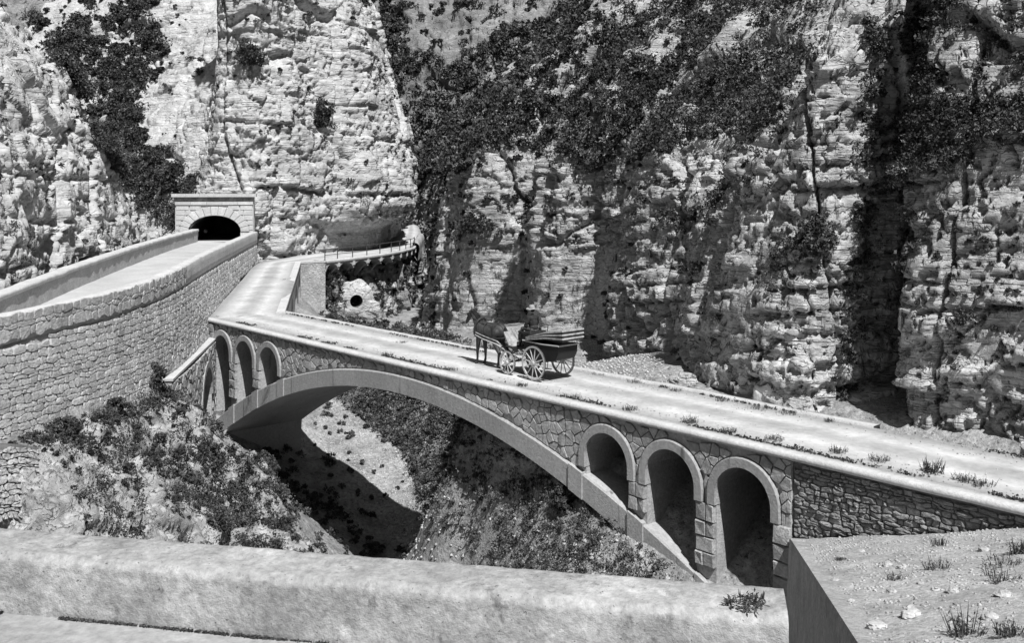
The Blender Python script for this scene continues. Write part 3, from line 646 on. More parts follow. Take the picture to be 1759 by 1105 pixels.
# ring of the great arch
def ring_band(t0, t1, n0, n1, grow, name, material, k=70):
    ts = np.linspace(t0, t1, k); m = MB(); rows = []
    for t in ts:
        e, i_ = ext(t) + grow, intr(t) - grow * .2
        rows.append([B(t, n0, i_), B(t, n0, e - .05), B(t, n0 + .05, e), B(t, n1 - .05, e), B(t, n1, e - .05), B(t, n1, i_)])
    vs = [v for r in rows for v in r]; fs = []
    for q in range(k - 1):
        for e in range(6): fs.append((q * 6 + e, q * 6 + (e + 1) % 6, q * 6 + 6 + (e + 1) % 6, q * 6 + 6 + e))
    fs += [tuple(range(6)), tuple(range((k - 1) * 6 + 5, (k - 1) * 6 - 1, -1))]
    m.add(vs, fs); return m.build(name, material, bridge)
ring = ring_band(1.0, 34.0, -.1, DECK_W + .1, 0.0, 'main_arch', 'cement')
# pilaster strips on the ring below the piers
for c in (ARCH_C[1] - AW - .35, ARCH_C[2] - AW - .35, ARCH_C[2] + AW + .33, ARCH_C[3] - AW - .33, ARCH_C[4] - AW - .33, ARCH_C[5] - AW - .33):
    m = MB(); m.hexa([B(c - .29, -.15, intr(c - .29)), B(c + .29, -.15, intr(c + .29)), B(c + .29, .1, intr(c + .29)), B(c - .29, .1, intr(c - .29)),
                      B(c - .29, -.15, ext(c - .29) + .03), B(c + .29, -.15, ext(c + .29) + .03), B(c + .29, .1, ext(c + .29) + .03), B(c - .29, .1, ext(c - .29) + .03)])
    m.build('pilaster', 'cement', bridge)
# archivolts of the small arches
for c in ARCH_C:
    m = MB(); K = 20; r0, r1 = AW - .02, AW + .25; vs = []; fs = []
    prof = [(r0, .5), (r0, -.1), (r1 - .03, -.1), (r1, -.07), (r1, .05)]
    sec = [(-.32, 0)] + [(None, math.pi * k / K) for k in range(K + 1)] + [(-.32, math.pi)]
    for dz, a in sec:
        for r, n in prof:
            vs.append(B(c + r * math.cos(a), n, ASP + (dz if dz is not None else r * math.sin(a))))
    for q in range(len(sec) - 1):
        for e in range(4): fs.append((q * 5 + e, q * 5 + e + 1, q * 5 + 6 + e, q * 5 + 5 + e))
    fs += [tuple(range(5)), tuple(range((len(sec) - 1) * 5 + 4, (len(sec) - 1) * 5 - 1, -1))]
    m.add(vs, fs); m.build('arch_surround', 'cement', bridge)
# dressed blocks on the piers
def pier_blocks(a0, a1, ztop, zbot, split=True):
    z = ztop; row = 0
    while z - .25 > zbot:
        h = random.uniform(.34, .5); z1 = max(zbot, z - h); cuts = [a0, a1] if not split or (row % 3 == 2) else [a0, a0 + (a1 - a0) * random.choice((.42, .58)), a1]
        for q in range(len(cuts) - 1):
            poly = [(cuts[q], z1), (cuts[q + 1], z1), (cuts[q + 1], z), (cuts[q], z)]
            g = stone_geo(poly, .012, random.uniform(.07, .1), base=-.05, round_=.12, rough=.3)
            if g: me = bpy.data.meshes.new('pier_block'); me.from_pydata([B(u, -.02 - h_, v) for u, v, h_ in g[0]], [], [f[::-1] for f in g[1]]); link_mesh(me, 'pier_block', 'rubble_stone', bridge)
        z = z1; row += 1
for i in range(5):
    if i == 2: continue
    a0, a1 = ARCH_C[i] + AW, ARCH_C[i + 1] - AW; pier_blocks(a0 + .01, a1 - .01, ASP - .33, max(ext(a0), ext(a1)) + .02)
pier_blocks(33.78, 34.32, ASP - .33, -6.4, False); pier_blocks(.03, ARCH_C[0] - AW, -.16, -6.2)
# jamb backing under the end piers
m = MB(); m.box(B, .0, ARCH_C[0] - AW - .0, .031, DECK_W - .06, -7.5, -4.6); m.build('abutment', 'wall_mortar', bridge)
m = MB(); m.box(B, 33.76, 34.3, .031, DECK_W - .06, -8.5, -5.0); m.build('abutment', 'wall_mortar', bridge)
m = MB(); m.prism([(-2.2, -9.5), (1.6, -9.5), (1.9, intr(1.9) + .05), (1.2, intr(1.9) + .35), (-2.2, -4.5)], B, .1, DECK_W + .1); m.build('abutment', 'cement', bridge)
# rubble stones of the spandrels (near face)
def spandrel_keep(t, z):
    if not (ext(t) + .05 < z < -.15): return False
    for c in ARCH_C:
        if abs(t - c) < AW + .22 and z < ASP: return False
        if z >= ASP and math.hypot(t - c, z - ASP) < AW + .2: return False
    for i in (0, 1, 3, 4):
        if ARCH_C[i] < t < ARCH_C[i + 1] and z < ASP - .3: return False
    return not (t < ARCH_C[0] - AW and True)
def clip_spandrel(poly):
    cx, cz = centroid(poly); dz = -2 * .0174 * (cx - TC)
    poly = clip_half(poly, dz, -1, dz * cx - ext(cx) - .015)
    for c in ARCH_C:
        if len(poly) < 3: return poly
        cx, cz = centroid(poly)
        if abs(cx - c) < AW + 1.0:
            if cz < ASP: s = 1 if cx > c else -1; poly = clip_half(poly, -s, 0, -s * c - (AW + .27))
            else:
                nx, nz = cx - c, cz - ASP; l = math.hypot(nx, nz) + 1e-6; nx /= l; nz /= l
                poly = clip_half(poly, -nx, -nz, -(nx * c + nz * ASP) - (AW + .27))
    return poly
polys = [clip_spandrel(p) for p in cells(.0, 34.3, -4.6, -.13, .33, .29, .95, spandrel_keep)]
lay_stones([p for p in polys if len(p) >= 3], lambda u, v, h: B(u, .012 - h, v), .010, .05, 'rubble_stone', 'rubble_stone', bridge, 300, rough=.16, round_=.09, hvar=.3)
# kerb copings of the deck
bp = Path([B(-.1, 0, 0), B(20, 0, 0), B(40, 0, 0), B(66, 0, 0)])       # right-hand normal faces the viewer
sweep(bp, [(-.36, -.1), (-.36, .05), (.05, .06), (.12, .01), (.12, -.1), (0.0, -.14)], lambda u: 0 * u, 'coping', 'coping', bridge, .3, .004)
bp2 = Path([B(.3, DECK_W, 0), B(20, DECK_W, 0), B(34.3, DECK_W, 0)])
sweep(bp2, [(-.12, -.3), (-.12, .08), (.2, .1), (.2, -.1)], lambda u: 0 * u, 'far_coping', 'coping', bridge, .3, .02)
m = MB()    # fill under the carriageway
m.box(B, .05, 34.28, .06, DECK_W - .08, -.34, -.03); m.build('deck_slab', 'wall_mortar', bridge)

# ---- approach retaining wall right of the bridge
app = thing('approach_retaining_wall', 'dark rough rubble retaining wall tapering beside the last bridge arch', 'wall', B(45, 0, -3))
m = MB(); m.box(B, 34.32, 66, .05, .5, -7, -.13); m.build('wall_core', 'joint_shadow', app)
def bank_z(X, Y): return -2.14 + .142 * (X - 7.0) - .292 * (Y - 25.0)
def app_keep(t, z): x, y, _ = B(t, 0, 0); return z > bank_z(x, y) - .25
lay_stones(courses_of(34.36, 58, -3.0, -.2, .24, .12, app_keep, wob=.45), lambda u, v, h: B(u, .05 - h, v), .008, .06, 'rubble_stone', 'rough_stone', app, 300, rough=.3, round_=.3, hvar=.5)
sweep(Path([B(34.4, .1, 0), B(66, .1, 0)]), [(-.3, -.1), (-.3, -.06), (.0, -.06), (.0, -.14)], lambda u: 0 * u, 'bedding_course', 'wall_mortar', app, .5, .0)

# ================================================================== LEFT RETAINING WALL of the upper road
rwall = thing('retaining_wall', 'tall pale rubble retaining wall carrying the upper road to the tunnel, with parapet', 'wall', tuple(P3(290, 640, 41)))
def rw_frame(u, v, h):
    p = rw_path.at(u); n = rw_path.nrm(u, .8); hh = h + .11 * max(0, (p[2] - .85 - v))
    return (p[0] + n[0] * hh, p[1] + n[1] * hh, v)
us = np.linspace(0, rw_path.len, 160); zs = np.linspace(-3.2, 2.6, 12)
V = np.array([[rw_frame(u, min(max(z, -1.55 if 40 < rw_path.at(u)[1] < 51 else -9), rw_path.at(u)[2] - .8), -.02) for z in zs] for u in us]); link_mesh(np_mesh('wall_face', V, grid_faces(160, 12)), 'wall_face', 'wall_mortar', rwall)
sweep(rw_path, [(-.5, -.95), (-.5, -.02), (-.43, .03), (.02, .03), (.05, -.03), (.05, -.84), (.0, -.86)], None, 'parapet', 'coping', rwall, .3, .018)
u_split = float(np.interp(52.5, rw_path.q[:, 1], rw_path.s))      # where the bridge corner stands
def rw_bottom(u):
    y = rw_path.at(u)[1]; return (-2.1 if y < 40.5 else -1.35) if y < 51 else float(np.interp(y, [51, 57, 66, 76, 90], [-.1, .2, .45, .7, .7]))
ztop_min = 1.9
polys = []
for (a, b, su, sv) in ((2.0, 14, .30, .18), (14, 34, .32, .19), (34, 62, .44, .27)):
    b = min(b, rw_path.len - .4)
    polys += [p for p in courses_of(a, b, -2.4, 2.32, su, sv, lambda u, v: v < rw_path.at(u)[2] - .9 and v > rw_bottom(u))]
polys = [p for p in polys if max(q[1] for q in p) < rw_path.at(centroid(p)[0])[2] - .84]
lay_stones(polys, rw_frame, .010, .05, 'wall_stone', 'wall_stone', rwall, 300, rough=.16, round_=.1, hvar=.35)
pp = courses_of(2, rw_path.len - .5, -.8, -.12, .36, .26)
lay_stones([p for p in pp if rw_path.at(centroid(p)[0])[1] < 45], lambda u, v, h: (lambda q: (q[0], q[1], q[2]))(tuple(np.append(rw_path.at(u)[:2] + rw_path.nrm(u, .8) * (.045 + h), rw_path.at(u)[2] + v))), .010, .04, 'parapet_stone', 'wall_stone', rwall, 60, rough=.16, round_=.1)
# lower stage of masonry in the corner
low = thing('lower_rubble_wall', 'low dark rubble wall standing on the rock below the tall retaining wall', 'wall', tuple(P3(20, 860, 28)))
lp = Path([P3(-130, 790, 25.3), P3(-30, 772, 27.2), P3(30, 765, 28.4), P3(70, 770, 29.4)])
def lw_fr(u, v, h): p = lp.at(u); n = lp.nrm(u, .6); hh = h - .15 * v * 0 + .25 * (-v); return (p[0] + n[0] * hh, p[1] + n[1] * hh, p[2] + v)
sweep(lp, [(-.6, -2.2), (-.6, .0), (0, .0), (.5, -2.2)], None, 'wall_core', 'joint_shadow', low, .3, .02)
lay_stones(courses_of(0, lp.len, -2.0, -.1, .28, .17), lw_fr, .016, .06, 'wall_stone', 'wall_stone', low, 200, rough=.5)

# ---- wing wall with its arch in front of the retaining wall
wing = thing('wing_wall', 'low grey wing wall with pale coping and one dark arch beside the bridge end', 'wall', tuple(P3(320, 740, 43)))
wu0 = float(np.interp(39.3, rw_path.q[:, 1], rw_path.s)); wu1 = float(np.interp(50.9, rw_path.q[:, 1], rw_path.s))
def wg(u, n, z): p = rw_path.at(wu0 + u); q = rw_path.nrm(wu0 + u, 1.5); hh = .72 - n; return (p[0] + q[0] * hh, p[1] + q[1] * hh, z)
WL = wu1 - wu0; WC, WR, WS = WL - 4.0, 1.6, -3.4
outline = [(0, -.95), (0, -4)]
outline = [(WL, -.95), (0, -.95), (0, -2.4), (WC - WR, -6), (WC - WR, WS)] + [(WC + WR * math.cos(math.pi * (1 - k / 14)), WS + 1.45 * math.sin(math.pi * k / 14)) for k in range(1, 14)] + [(WC + WR, WS), (WC + WR, -7), (WL, -7)]
m = MB(); m.prism(outline, wg, 0, .75); m.build('wall_body', 'wall_mortar', wing)
m = MB(); bo = [(WC - WR, -6.5), (WC - WR, WS)] + [(WC + WR * math.cos(math.pi * (1 - k / 14)), WS + 1.45 * math.sin(math.pi * k / 14)) for k in range(1, 14)] + [(WC + WR, WS), (WC + WR, -6.5)]; K = len(bo)
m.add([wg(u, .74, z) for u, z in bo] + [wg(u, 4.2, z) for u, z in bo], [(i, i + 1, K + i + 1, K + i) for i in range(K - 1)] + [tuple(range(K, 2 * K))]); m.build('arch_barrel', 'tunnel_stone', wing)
m = MB(); m.box(wg, -.05, WL, -.08, .8, -.95, -.86); m.build('coping', 'coping', wing)
m = MB(); vs = []; K = 16
for k in range(K + 1):
    a = math.pi * k / K
    for r, n in ((WR - .01, .3), (WR - .01, -.07), (WR + .3, -.07), (WR + .3, .05)): vs.append(wg(WC - r * math.cos(a), n, WS + (r - .05) * math.sin(a)))
m.add(vs, [(q * 4 + e, q * 4 + e + 1, q * 4 + 5 + e, q * 4 + 4 + e) for q in range(K) for e in range(3)]); m.build('arch_surround', 'cement', wing)
def wing_keep(u, v):
    if math.hypot(u - WC, (v - WS)) < WR + .25 and v > WS: return False
    if v < WS and abs(u - WC) < WR + .25: return False
    return v > -2.4 - 3.8 * max(0, u) / WL
lay_stones(cells(0, WL, -5.5, -1.0, .42, .3, .85, wing_keep), lambda u, v, h: wg(u, -h, v), .02, .045, 'rubble_stone', 'rubble_stone', wing, 160, rough=.35)

# ---- roadside wall on the cliff side of the upper road
lwall = thing('roadside_parapet', 'grey parapet wall with pale top along the cliff side of the upper road', 'wall', (-21, 52, 2.2))
sweep(lw_path, [(-.45, -.6), (-.45, .86), (0, .86), (.0, .8), (.02, -.3)], None, 'wall_body', 'wall_mortar', lwall, .3, .03)
sweep(lw_path, [(-.52, .8), (-.52, .98), (-.4, 1.0), (.02, .99), (.06, .93), (.06, .8)], None, 'coping', 'coping', lwall, .3, .02)

# ================================================================== TUNNEL PORTAL
port = thing('tunnel_portal', 'pale ashlar tunnel portal with cornice and elliptical arch in the cliff', 'portal', portal(0, 0, PZ))
TA, TSP, TH = 2.03, 3.12, 1.3           # half width, springing height, rise
def ell(a): return (TA * math.cos(a), TSP + TH * math.sin(a))
op = [(-TA, PZ - 1.0), (-TA, TSP)] + [ell(math.pi * (1 - k / 24)) for k in range(1, 24)] + [(TA, TSP), (TA, PZ - 1.0)]
m = MB(); m.prism([(-3.05, PZ - 1.0)] + op + [(3.05, PZ - 1.0), (3.05, 5.6), (-3.05, 5.6)], lambda a, n, z: portal(a, -n, z), .05, 1.6); m.build('portal_core', 'ashlar', port)
sp = lambda u, v, h: portal(u, -.04 + h, v)
def vous_out(a): return (2.75 * math.cos(a) * 1.0, TSP + (TH + .78) * math.sin(a))
NV = 13; vpolys = []
for k in range(NV):
    a0, a1 = math.pi * k / NV, math.pi * (k + 1) / NV; top = 5.26
    q = [ell(a0), vous_out(a0), vous_out(a1), ell(a1)]
    q = [(x, min(y, top)) for x, y in q]; vpolys.append(q)
lay_stones(vpolys, sp, .02, .07, 'voussoir', 'ashlar', port, rough=.05, round_=.06, hvar=.1)
ash = []; courses = [5.28, 4.87, 4.46, 4.05, 3.64, 3.23, 2.82, 2.4]
for r in range(len(courses) - 1):
    z1, z0 = courses[r], courses[r + 1]
    for sgn in (-1, 1):
        x = 3.02; first = .75 if r % 2 else 1.05
        while x > .3:
            wdt = first if x == 3.02 else .95; x0 = max(.2, x - wdt); poly = [(sgn * x0, z0), (sgn * x, z0), (sgn * x, z1), (sgn * x0, z1)]
            zc = (z0 + z1) / 2; sa = (zc - TSP) / (TH + .78); bx = 2.75 * math.sqrt(max(0, 1 - min(1, max(0, sa)) ** 2))
            if sa >= 1: bx = 0
            poly = clip_half(poly, -sgn, 0, -bx)
            if len(poly) >= 3 and abs(area(poly)) > .04: ash.append(poly)
            x = x0
            if x <= bx: break
lay_stones(ash, sp, .02, .06, 'ashlar_block', 'ashlar', port, rough=.06, round_=.06, hvar=.1)
pm = lambda a, o_, z: portal(a, o_, z)
for k in range(5): m = MB(); m.box(pm, -3.05 + k * 1.22, -3.05 + (k + 1) * 1.22 - .015, -.3, .08, 5.3, 5.56); m.build('frieze_block', 'ashlar', port)
m = MB(); m.box(pm, -3.12, 3.12, -.4, .05, 5.57, 5.93); m.build('frieze_moulding', 'ashlar_shaded', port)
for k in range(6): m = MB(); m.box(pm, -3.3 + k * 1.1, -3.3 + (k + 1) * 1.1 - .012, -.5, .32, 5.935, 6.2); m.build('cornice_block', 'coping', port)
m = MB(); K = len(op); a_ = [portal(p[0], .0, p[1]) for p in op]; b_ = [(lambda q: (q[0], q[1], q[2]))(portal(p[0], -16, p[1])) for p in op]
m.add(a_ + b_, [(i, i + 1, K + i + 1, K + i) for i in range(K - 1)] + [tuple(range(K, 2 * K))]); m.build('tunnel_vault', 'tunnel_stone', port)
m = MB(); m.add([portal(-2.3, 1.5, PZ + .02), portal(2.6, 1.5, PZ + .02), portal(2.05, -16, PZ - .1), portal(-2.05, -16, PZ - .1)], [(0, 1, 2, 3)])
setp(m.build('road_tunnel', 'road_plain'), kind='structure')

# ================================================================== VIADUCT and OVERHANGING ROAD
via = thing('viaduct_wall', 'pale walled viaduct with narrow arches carrying the road bend behind the bridge', 'viaduct', (-14.5, 66, -5))
A0 = np.array(P3(488, 539, 52.7)); A1 = np.array(P3(516, 452, 78.5)); VL = float(np.linalg.norm((A1 - A0)[:2])); vd = (A1 - A0)[:2] / VL; vn = np.array((vd[1], -vd[0]))
def vf(u, n, z): return (A0[0] + vd[0] * u - vn[0] * n, A0[1] + vd[1] * u - vn[1] * n, z + (A1[2] - A0[2]) * u / VL)
ol = [(VL, -.06), (0, -.06), (0, -7)]
for c in (4.0, 10.5, 17.3, 23.6):
    ol += [(c - 1.9, -7), (c - 1.9, -2.2)] + [(c + 1.9 * math.cos(math.pi * (1 - k / 12)), -2.2 + 1.6 * math.sin(math.pi * k / 12)) for k in range(1, 12)] + [(c + 1.9, -2.2), (c + 1.9, -7)]
ol += [(VL, -7)]
m = MB(); m.prism(ol, vf, 0, 1.2); m.build('side_wall', 'cement', via)
m = MB(); m.box(vf, 0, VL, 1.2, 1.6, -7, -.3); m.build('arch_back', 'tunnel_stone', via)
m = MB(); m.box(vf, -.1, VL + .1, -.05, .4, -.06, .12); m.build('coping', 'coping', via)
E0 = A1; E1 = np.array(edge3[0]); EL = float(np.linalg.norm((E1 - E0)[:2])); ed = (E1 - E0)[:2] / EL; en = np.array((ed[1], -ed[0]))
def ef(u, n, z): return (E0[0] + ed[0] * u - en[0] * n, E0[1] + ed[1] * u - en[1] * n, z + .7)
m = MB(); m.box(ef, .02, EL, .0, .5, -7.5, -.05); m.build('end_wall', 'wall_mortar', via)
bricks = cells(.04, EL, -5.2, -.06, .36, .17, .35, None, True)
lay_stones(bricks, lambda u, v, h: ef(u, -h, v), .012, .022, 'wall_stone', 'wall_stone', via, 290, rough=.3)
m = MB(); m.box(ef, -.05, EL + .05, -.05, .5, -.05, .1); m.build('coping', 'coping', via)

ov = thing('overhanging_road_shelf', 'pale road shelf on small vaulted brackets jutting from the rock face', 'road shelf', edge3[3])
ep = Path(edge3[:11]); es = ep.node_s
def ovf(u, h, dz): p = ep.at(u); n = ep.nrm(u, .4); return (p[0] + n[0] * h, p[1] + n[1] * h, p[2] + dz)
sweep(ep, [(-1.2, -.1), (-1.2, .06), (.06, .08), (.1, .0), (.1, -.24), (0.0, -.26)], None, 'shelf_edge', 'coping', ov, .3, .01, u1=es[10])
for q in range(9):
    a, b = es[q], es[q + 1]; K = 8; m = MB(); vs = []
    for k in range(K + 1):
        u = a + (b - a) * k / K; x = 2 * k / K - 1; dz = -.3 - .42 * x ** 4 * 1.0 - .1 * x * x
        for h, zz in ((.06, -.2), (.06, dz), (-1.3, dz - .1), (-1.3, -.2)): vs.append(ovf(u, h, zz))
    m.add(vs, [(k * 4 + e, k * 4 + (e + 1) % 4, k * 4 + 4 + (e + 1) % 4, k * 4 + 4 + e) for k in range(K) for e in range(4)]); m.build('vault', 'cement', ov)
for q in range(1, 10):
    u = es[q]; m = MB(); w_ = .13
    m.hexa([ovf(u - w_, -1.3, -1.7), ovf(u + w_, -1.3, -1.7), ovf(u + w_, -1.2, -1.7), ovf(u - w_, -1.2, -1.7), ovf(u - w_, -1.3, -.25), ovf(u + w_, -1.3, -.25), ovf(u + w_, .12, -.25), ovf(u - w_, .12, -.25)])
    m.hexa([ovf(u - w_, -.7, -1.0), ovf(u + w_, -.7, -1.0), ovf(u + w_, .13, -.55), ovf(u - w_, .13, -.55), ovf(u - w_, -.7, -.24), ovf(u + w_, -.7, -.24), ovf(u + w_, .13, -.24), ovf(u - w_, .13, -.24)])
    m.build('bracket', 'coping', ov)
rail = thing('iron_railing', 'thin dark iron railing along the edge of the overhanging road', 'railing', edge3[2])
for q in list(range(0, 10)): m = MB(); m.tube([ovf(es[q], -.05, .0), ovf(es[q], -.05, .98)], .045, 6); m.build('post', 'iron', rail)
for dz, r in ((.95, .035), (.5, .025)):
    m = MB(); m.tube([ovf(u, -.05, dz) for u in np.linspace(es[0], es[9], 40)], r, 6); m.build('rail', 'iron', rail)
# rock parapet on the outer bend
bend = thing('bend_parapet', 'short rounded masonry parapet on the far bend of the overhanging road', 'wall', edge3[9])
sweep(ep, [(-.2, -.9), (-.2, .4), (.0, .5), (.25, .45), (.4, .0), (.3, -1.6)], None, 'parapet', 'rubble_stone', bend, .4, .1, u0=es[9], u1=es[10])

# culvert under the shelf
cv = thing('culvert', 'round dark culvert mouth in a pale mortared patch below the overhanging road', 'culvert', P3(611, 560, 83.0))
cc = np.array(P3(611, 517, 83.0)); cr_ = np.array((1, .35, 0)); cr_ = cr_ / np.linalg.norm(cr_); cf = np.array((.33, -.94, 0))
K = 48; NR = 14; vs = []; fs = []
for j in range(NR):
    q = max(0, j - 2) / (NR - 3)
    for k in range(K):
        a = 2 * math.pi * k / K; ca, sa = math.cos(a), math.sin(a)
        if j == 0: rx = rz = .54; dep = -.5
        else:
            wob = 1 + .5 * float(fbm(np.array((ca * 1.3, sa * 1.3, 3.3)), 3, 77)); R_ = .54 + q * (1.25 + (.55 if sa < 0 else 0)) * wob; rx = rz = R_; dep = .36 - .5 * q ** 2
        p = cc + cr_ * (rx * ca + .5 * q * max(0, -sa)) + np.array((0, 0, 1)) * rz * sa
        if j > 1: dep += .16 * float(fbm(p * 2.2, 3, 78)) * min(1, q * 4)
        vs.append(tuple(p + cf * dep))
for j in range(NR - 1):
    for k in range(K): fs.append((j * K + k, j * K + (k + 1) % K, (j + 1) * K + (k + 1) % K, (j + 1) * K + k))
m = MB(); m.add(vs, fs); m.build('headwall', 'limestone', cv)
m = MB(); m.tube([tuple(cc + cf * .2), tuple(cc - cf * 3)], .53, 24); mm = m.mesh('pipe'); mm.flip_normals()
# open at the front: drop the near cap
import bmesh
bm_ = bmesh.new(); bm_.from_mesh(mm); bm_.faces.ensure_lookup_table(); bmesh.ops.delete(bm_, geom=[f for f in bm_.faces if len(f.verts) > 6 and (f.calc_center_median() - Vector(tuple(cc + cf * .2))).length < .1], context='FACES'); bm_.to_mesh(mm); bm_.free()
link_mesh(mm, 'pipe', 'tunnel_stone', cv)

# ================================================================== FOREGROUND: viewpoint, parapet, bank
fpar = thing('foreground_parapet', 'weathered pale plastered parapet across the foreground', 'wall', (-2, 7, 3.68))
fl, frr = np.array((-4.07, 7.86)), np.array((1.826, 6.665)); fdir = (frr - fl) / np.linalg.norm(frr - fl); fnr = np.array((fdir[1], -fdir[0]))
TOPZ = 4.095
FU0, FU1 = -7.0, float(np.linalg.norm(frr - fl))
def fpos(u, h, z): return (fl[0] + fdir[0] * u + fnr[0] * h, fl[1] + fdir[1] * u + fnr[1] * h, z)
prof = []
for a, b, k in (((0, -3.0), (0, TOPZ - .02), 10), ((0, TOPZ - .02), (.03, TOPZ), 2), ((.03, TOPZ), (.44, TOPZ - .005), 14), ((.44, TOPZ - .005), (.49, TOPZ - .05), 4), ((.49, TOPZ - .05), (.5, 3.5), 16)):
    for q in range(k): prof.append((a[0] + (b[0] - a[0]) * q / k, a[1] + (b[1] - a[1]) * q / k))
prof.append((.5, 3.5)); us = np.arange(FU0, FU1 + .001, .03); us[-1] = FU1
V = np.array([[fpos(u, h, z) for h, z in prof] for u in us])
dn = .018 * fbm(V * 1.3, 4, 301) + .012 * fbm(V * 6, 4, 302) + .006 * fbm(V * 22, 2, 303)
pit = np.clip(fbm(V * 9, 3, 304) - .35, 0, 1) * .07; dn = dn - pit
V[..., 2] += dn * .9; V[..., 0] += dn * fnr[0]; V[..., 1] += dn * fnr[1]
npf = len(prof); F = grid_faces(len(us), npf); capF = None
me = np_mesh('wall_body', V, F[:, ::1]); link_mesh(me, 'wall_body', 'plaster', fpar)
endv = [tuple(V[-1, k]) for k in range(npf)]; m = MB(); m.add(endv + [fpos(FU1, .25, 3.5)], [(i, i + 1, npf) for i in range(npf - 1)] + [(npf - 1, 0, npf)]); m.build('wall_end', 'plaster', fpar)
# chipped render patches
for (px, py, rx, rz) in ():
    D = 6.35; c = P3(px, py, 6.2); c = (c[0], c[1], c[2])
    m = MB(); K = 36; uu = (np.array(c[:2]) - fl) @ fdir; vs = [fpos(uu + rx * random.uniform(.45, 1.2) * math.cos(2 * math.pi * k / K), .508 + random.uniform(0, .004), c[2] + rz * random.uniform(.75, 1.1) * math.sin(2 * math.pi * k / K)) for k in range(K)]
    vs2 = [fpos((np.array(v[:2]) - fl) @ fdir, .47, v[2]) for v in vs]
    m.add(vs + vs2, [tuple(range(K))] + [(k, K + k, K + (k + 1) % K, (k + 1) % K) for k in range(K)]); m.build('render_patch', 'ashlar', fpar)
# viewpoint road
gx2 = np.arange(-14, 6.01, .1); gy2 = np.linspace(-6, 1, 60); V = np.zeros((len(gx2), len(gy2), 3))
for i, x in enumerate(gx2):
    yb = fl[1] + (x - fl[0]) * fdir[1] / fdir[0] - .3 if x < 2.0 else 6.0
    V[i, :, 0] = x; V[i, :, 1] = np.linspace(-6, yb, 60)
V[..., 2] = 3.66 + .012 * fbm(V * 2.2, 4, 311); setp(link_mesh(np_mesh('viewpoint_road', V, grid_faces(len(gx2), 60)), 'viewpoint_road', 'gutter'), kind='structure')
# bank beside the bridge end
u_ = np.linspace(0, 1, 150); v_ = np.linspace(0, 1, 190)
eA, eC = np.array((7.02, 24.85)), np.array((4.2, 12.0)); edir = (eC - eA); e_len = np.linalg.norm(edir) * 1.5; edir = edir / np.linalg.norm(edir)
V = np.zeros((150, 190, 3))
for i, a in enumerate(u_):
    p0 = eA + edir * e_len * a; tt, nn = tn(p0[0], p0[1])
    # run right until the near face of the bridge wall
    far = B(62, -.03, 0); far = np.array(far[:2]); q0 = eA * 1.0
    end = np.array(B(34.35 + 27 * 1.0, -.02, 0)[:2]) * (1 - a) + np.array((26, 2.0)) * a
    V[i, :, :2] = p0[None] * (1 - v_[:, None] ** 1.4) + end[None] * v_[:, None] ** 1.4
tb, nb = tn(V[..., 0], V[..., 1]); over = np.maximum(nb + .02, 0); V[..., 0] -= EN[0] * over; V[..., 1] -= EN[1] * over
V[..., 2] = bank_z(V[..., 0], V[..., 1]); V[..., 2] = np.minimum(V[..., 2], 3.4 + .02 * V[..., 2])
edgeflat = np.clip(v_ * 14, 0, 1)[None]
V[..., 2] += edgeflat * (.05 * fbm(V * 1.1, 4, 321) + .022 * fbm(V * 5, 3, 322) + .012 * fbm(V * 14, 2, 323))
BANKV = V
setp(link_mesh(np_mesh('bank_slope', V, grid_faces(150, 190)[:, ::1]), 'bank_slope', 'bank_soil'), kind='structure')
side = thing('bank_side_wall', 'smooth grey retaining wall edging the stony bank beside the last pier', 'wall', (6.5, 22, -6))
vs = []; fs = []; nE = 60
for i in range(nE):
    a = i / (nE - 1); p = eA + edir * e_len * a; z = bank_z(p[0], p[1]) + .02; q = np.array((edir[1], -edir[0])); q = q if q[0] < 0 else -q
    for h, dz in ((-.32, .03), (0.04, .03), (.06, -.03), (.25, -4.5)): vs.append((p[0] + q[0] * h, p[1] + q[1] * h, z + dz))
m = MB(); m.add(vs, [(i * 4 + e, i * 4 + e + 1, i * 4 + 5 + e, i * 4 + 4 + e) for i in range(nE - 1) for e in range(3)]); m.build('wall_face', 'rough_cast', side)
for k in range(7):
    a = .1 + k * .085; p = eA + edir * e_len * a; q = np.array((edir[1], -edir[0])); q = q if q[0] < 0 else -q; z = bank_z(p[0], p[1]) - 2.6 + k * .1
    def gf(u, n, h, p=p, q=q, z=z): return (p[0] + edir[0] * u + q[0] * (.12 + n), p[1] + edir[1] * u + q[1] * (.12 + n), z + h)
    m = MB(); m.box(gf, -.55, .55, 0, .7, -.8, 0.0); m.build('gutter_block', 'rough_cast', side)

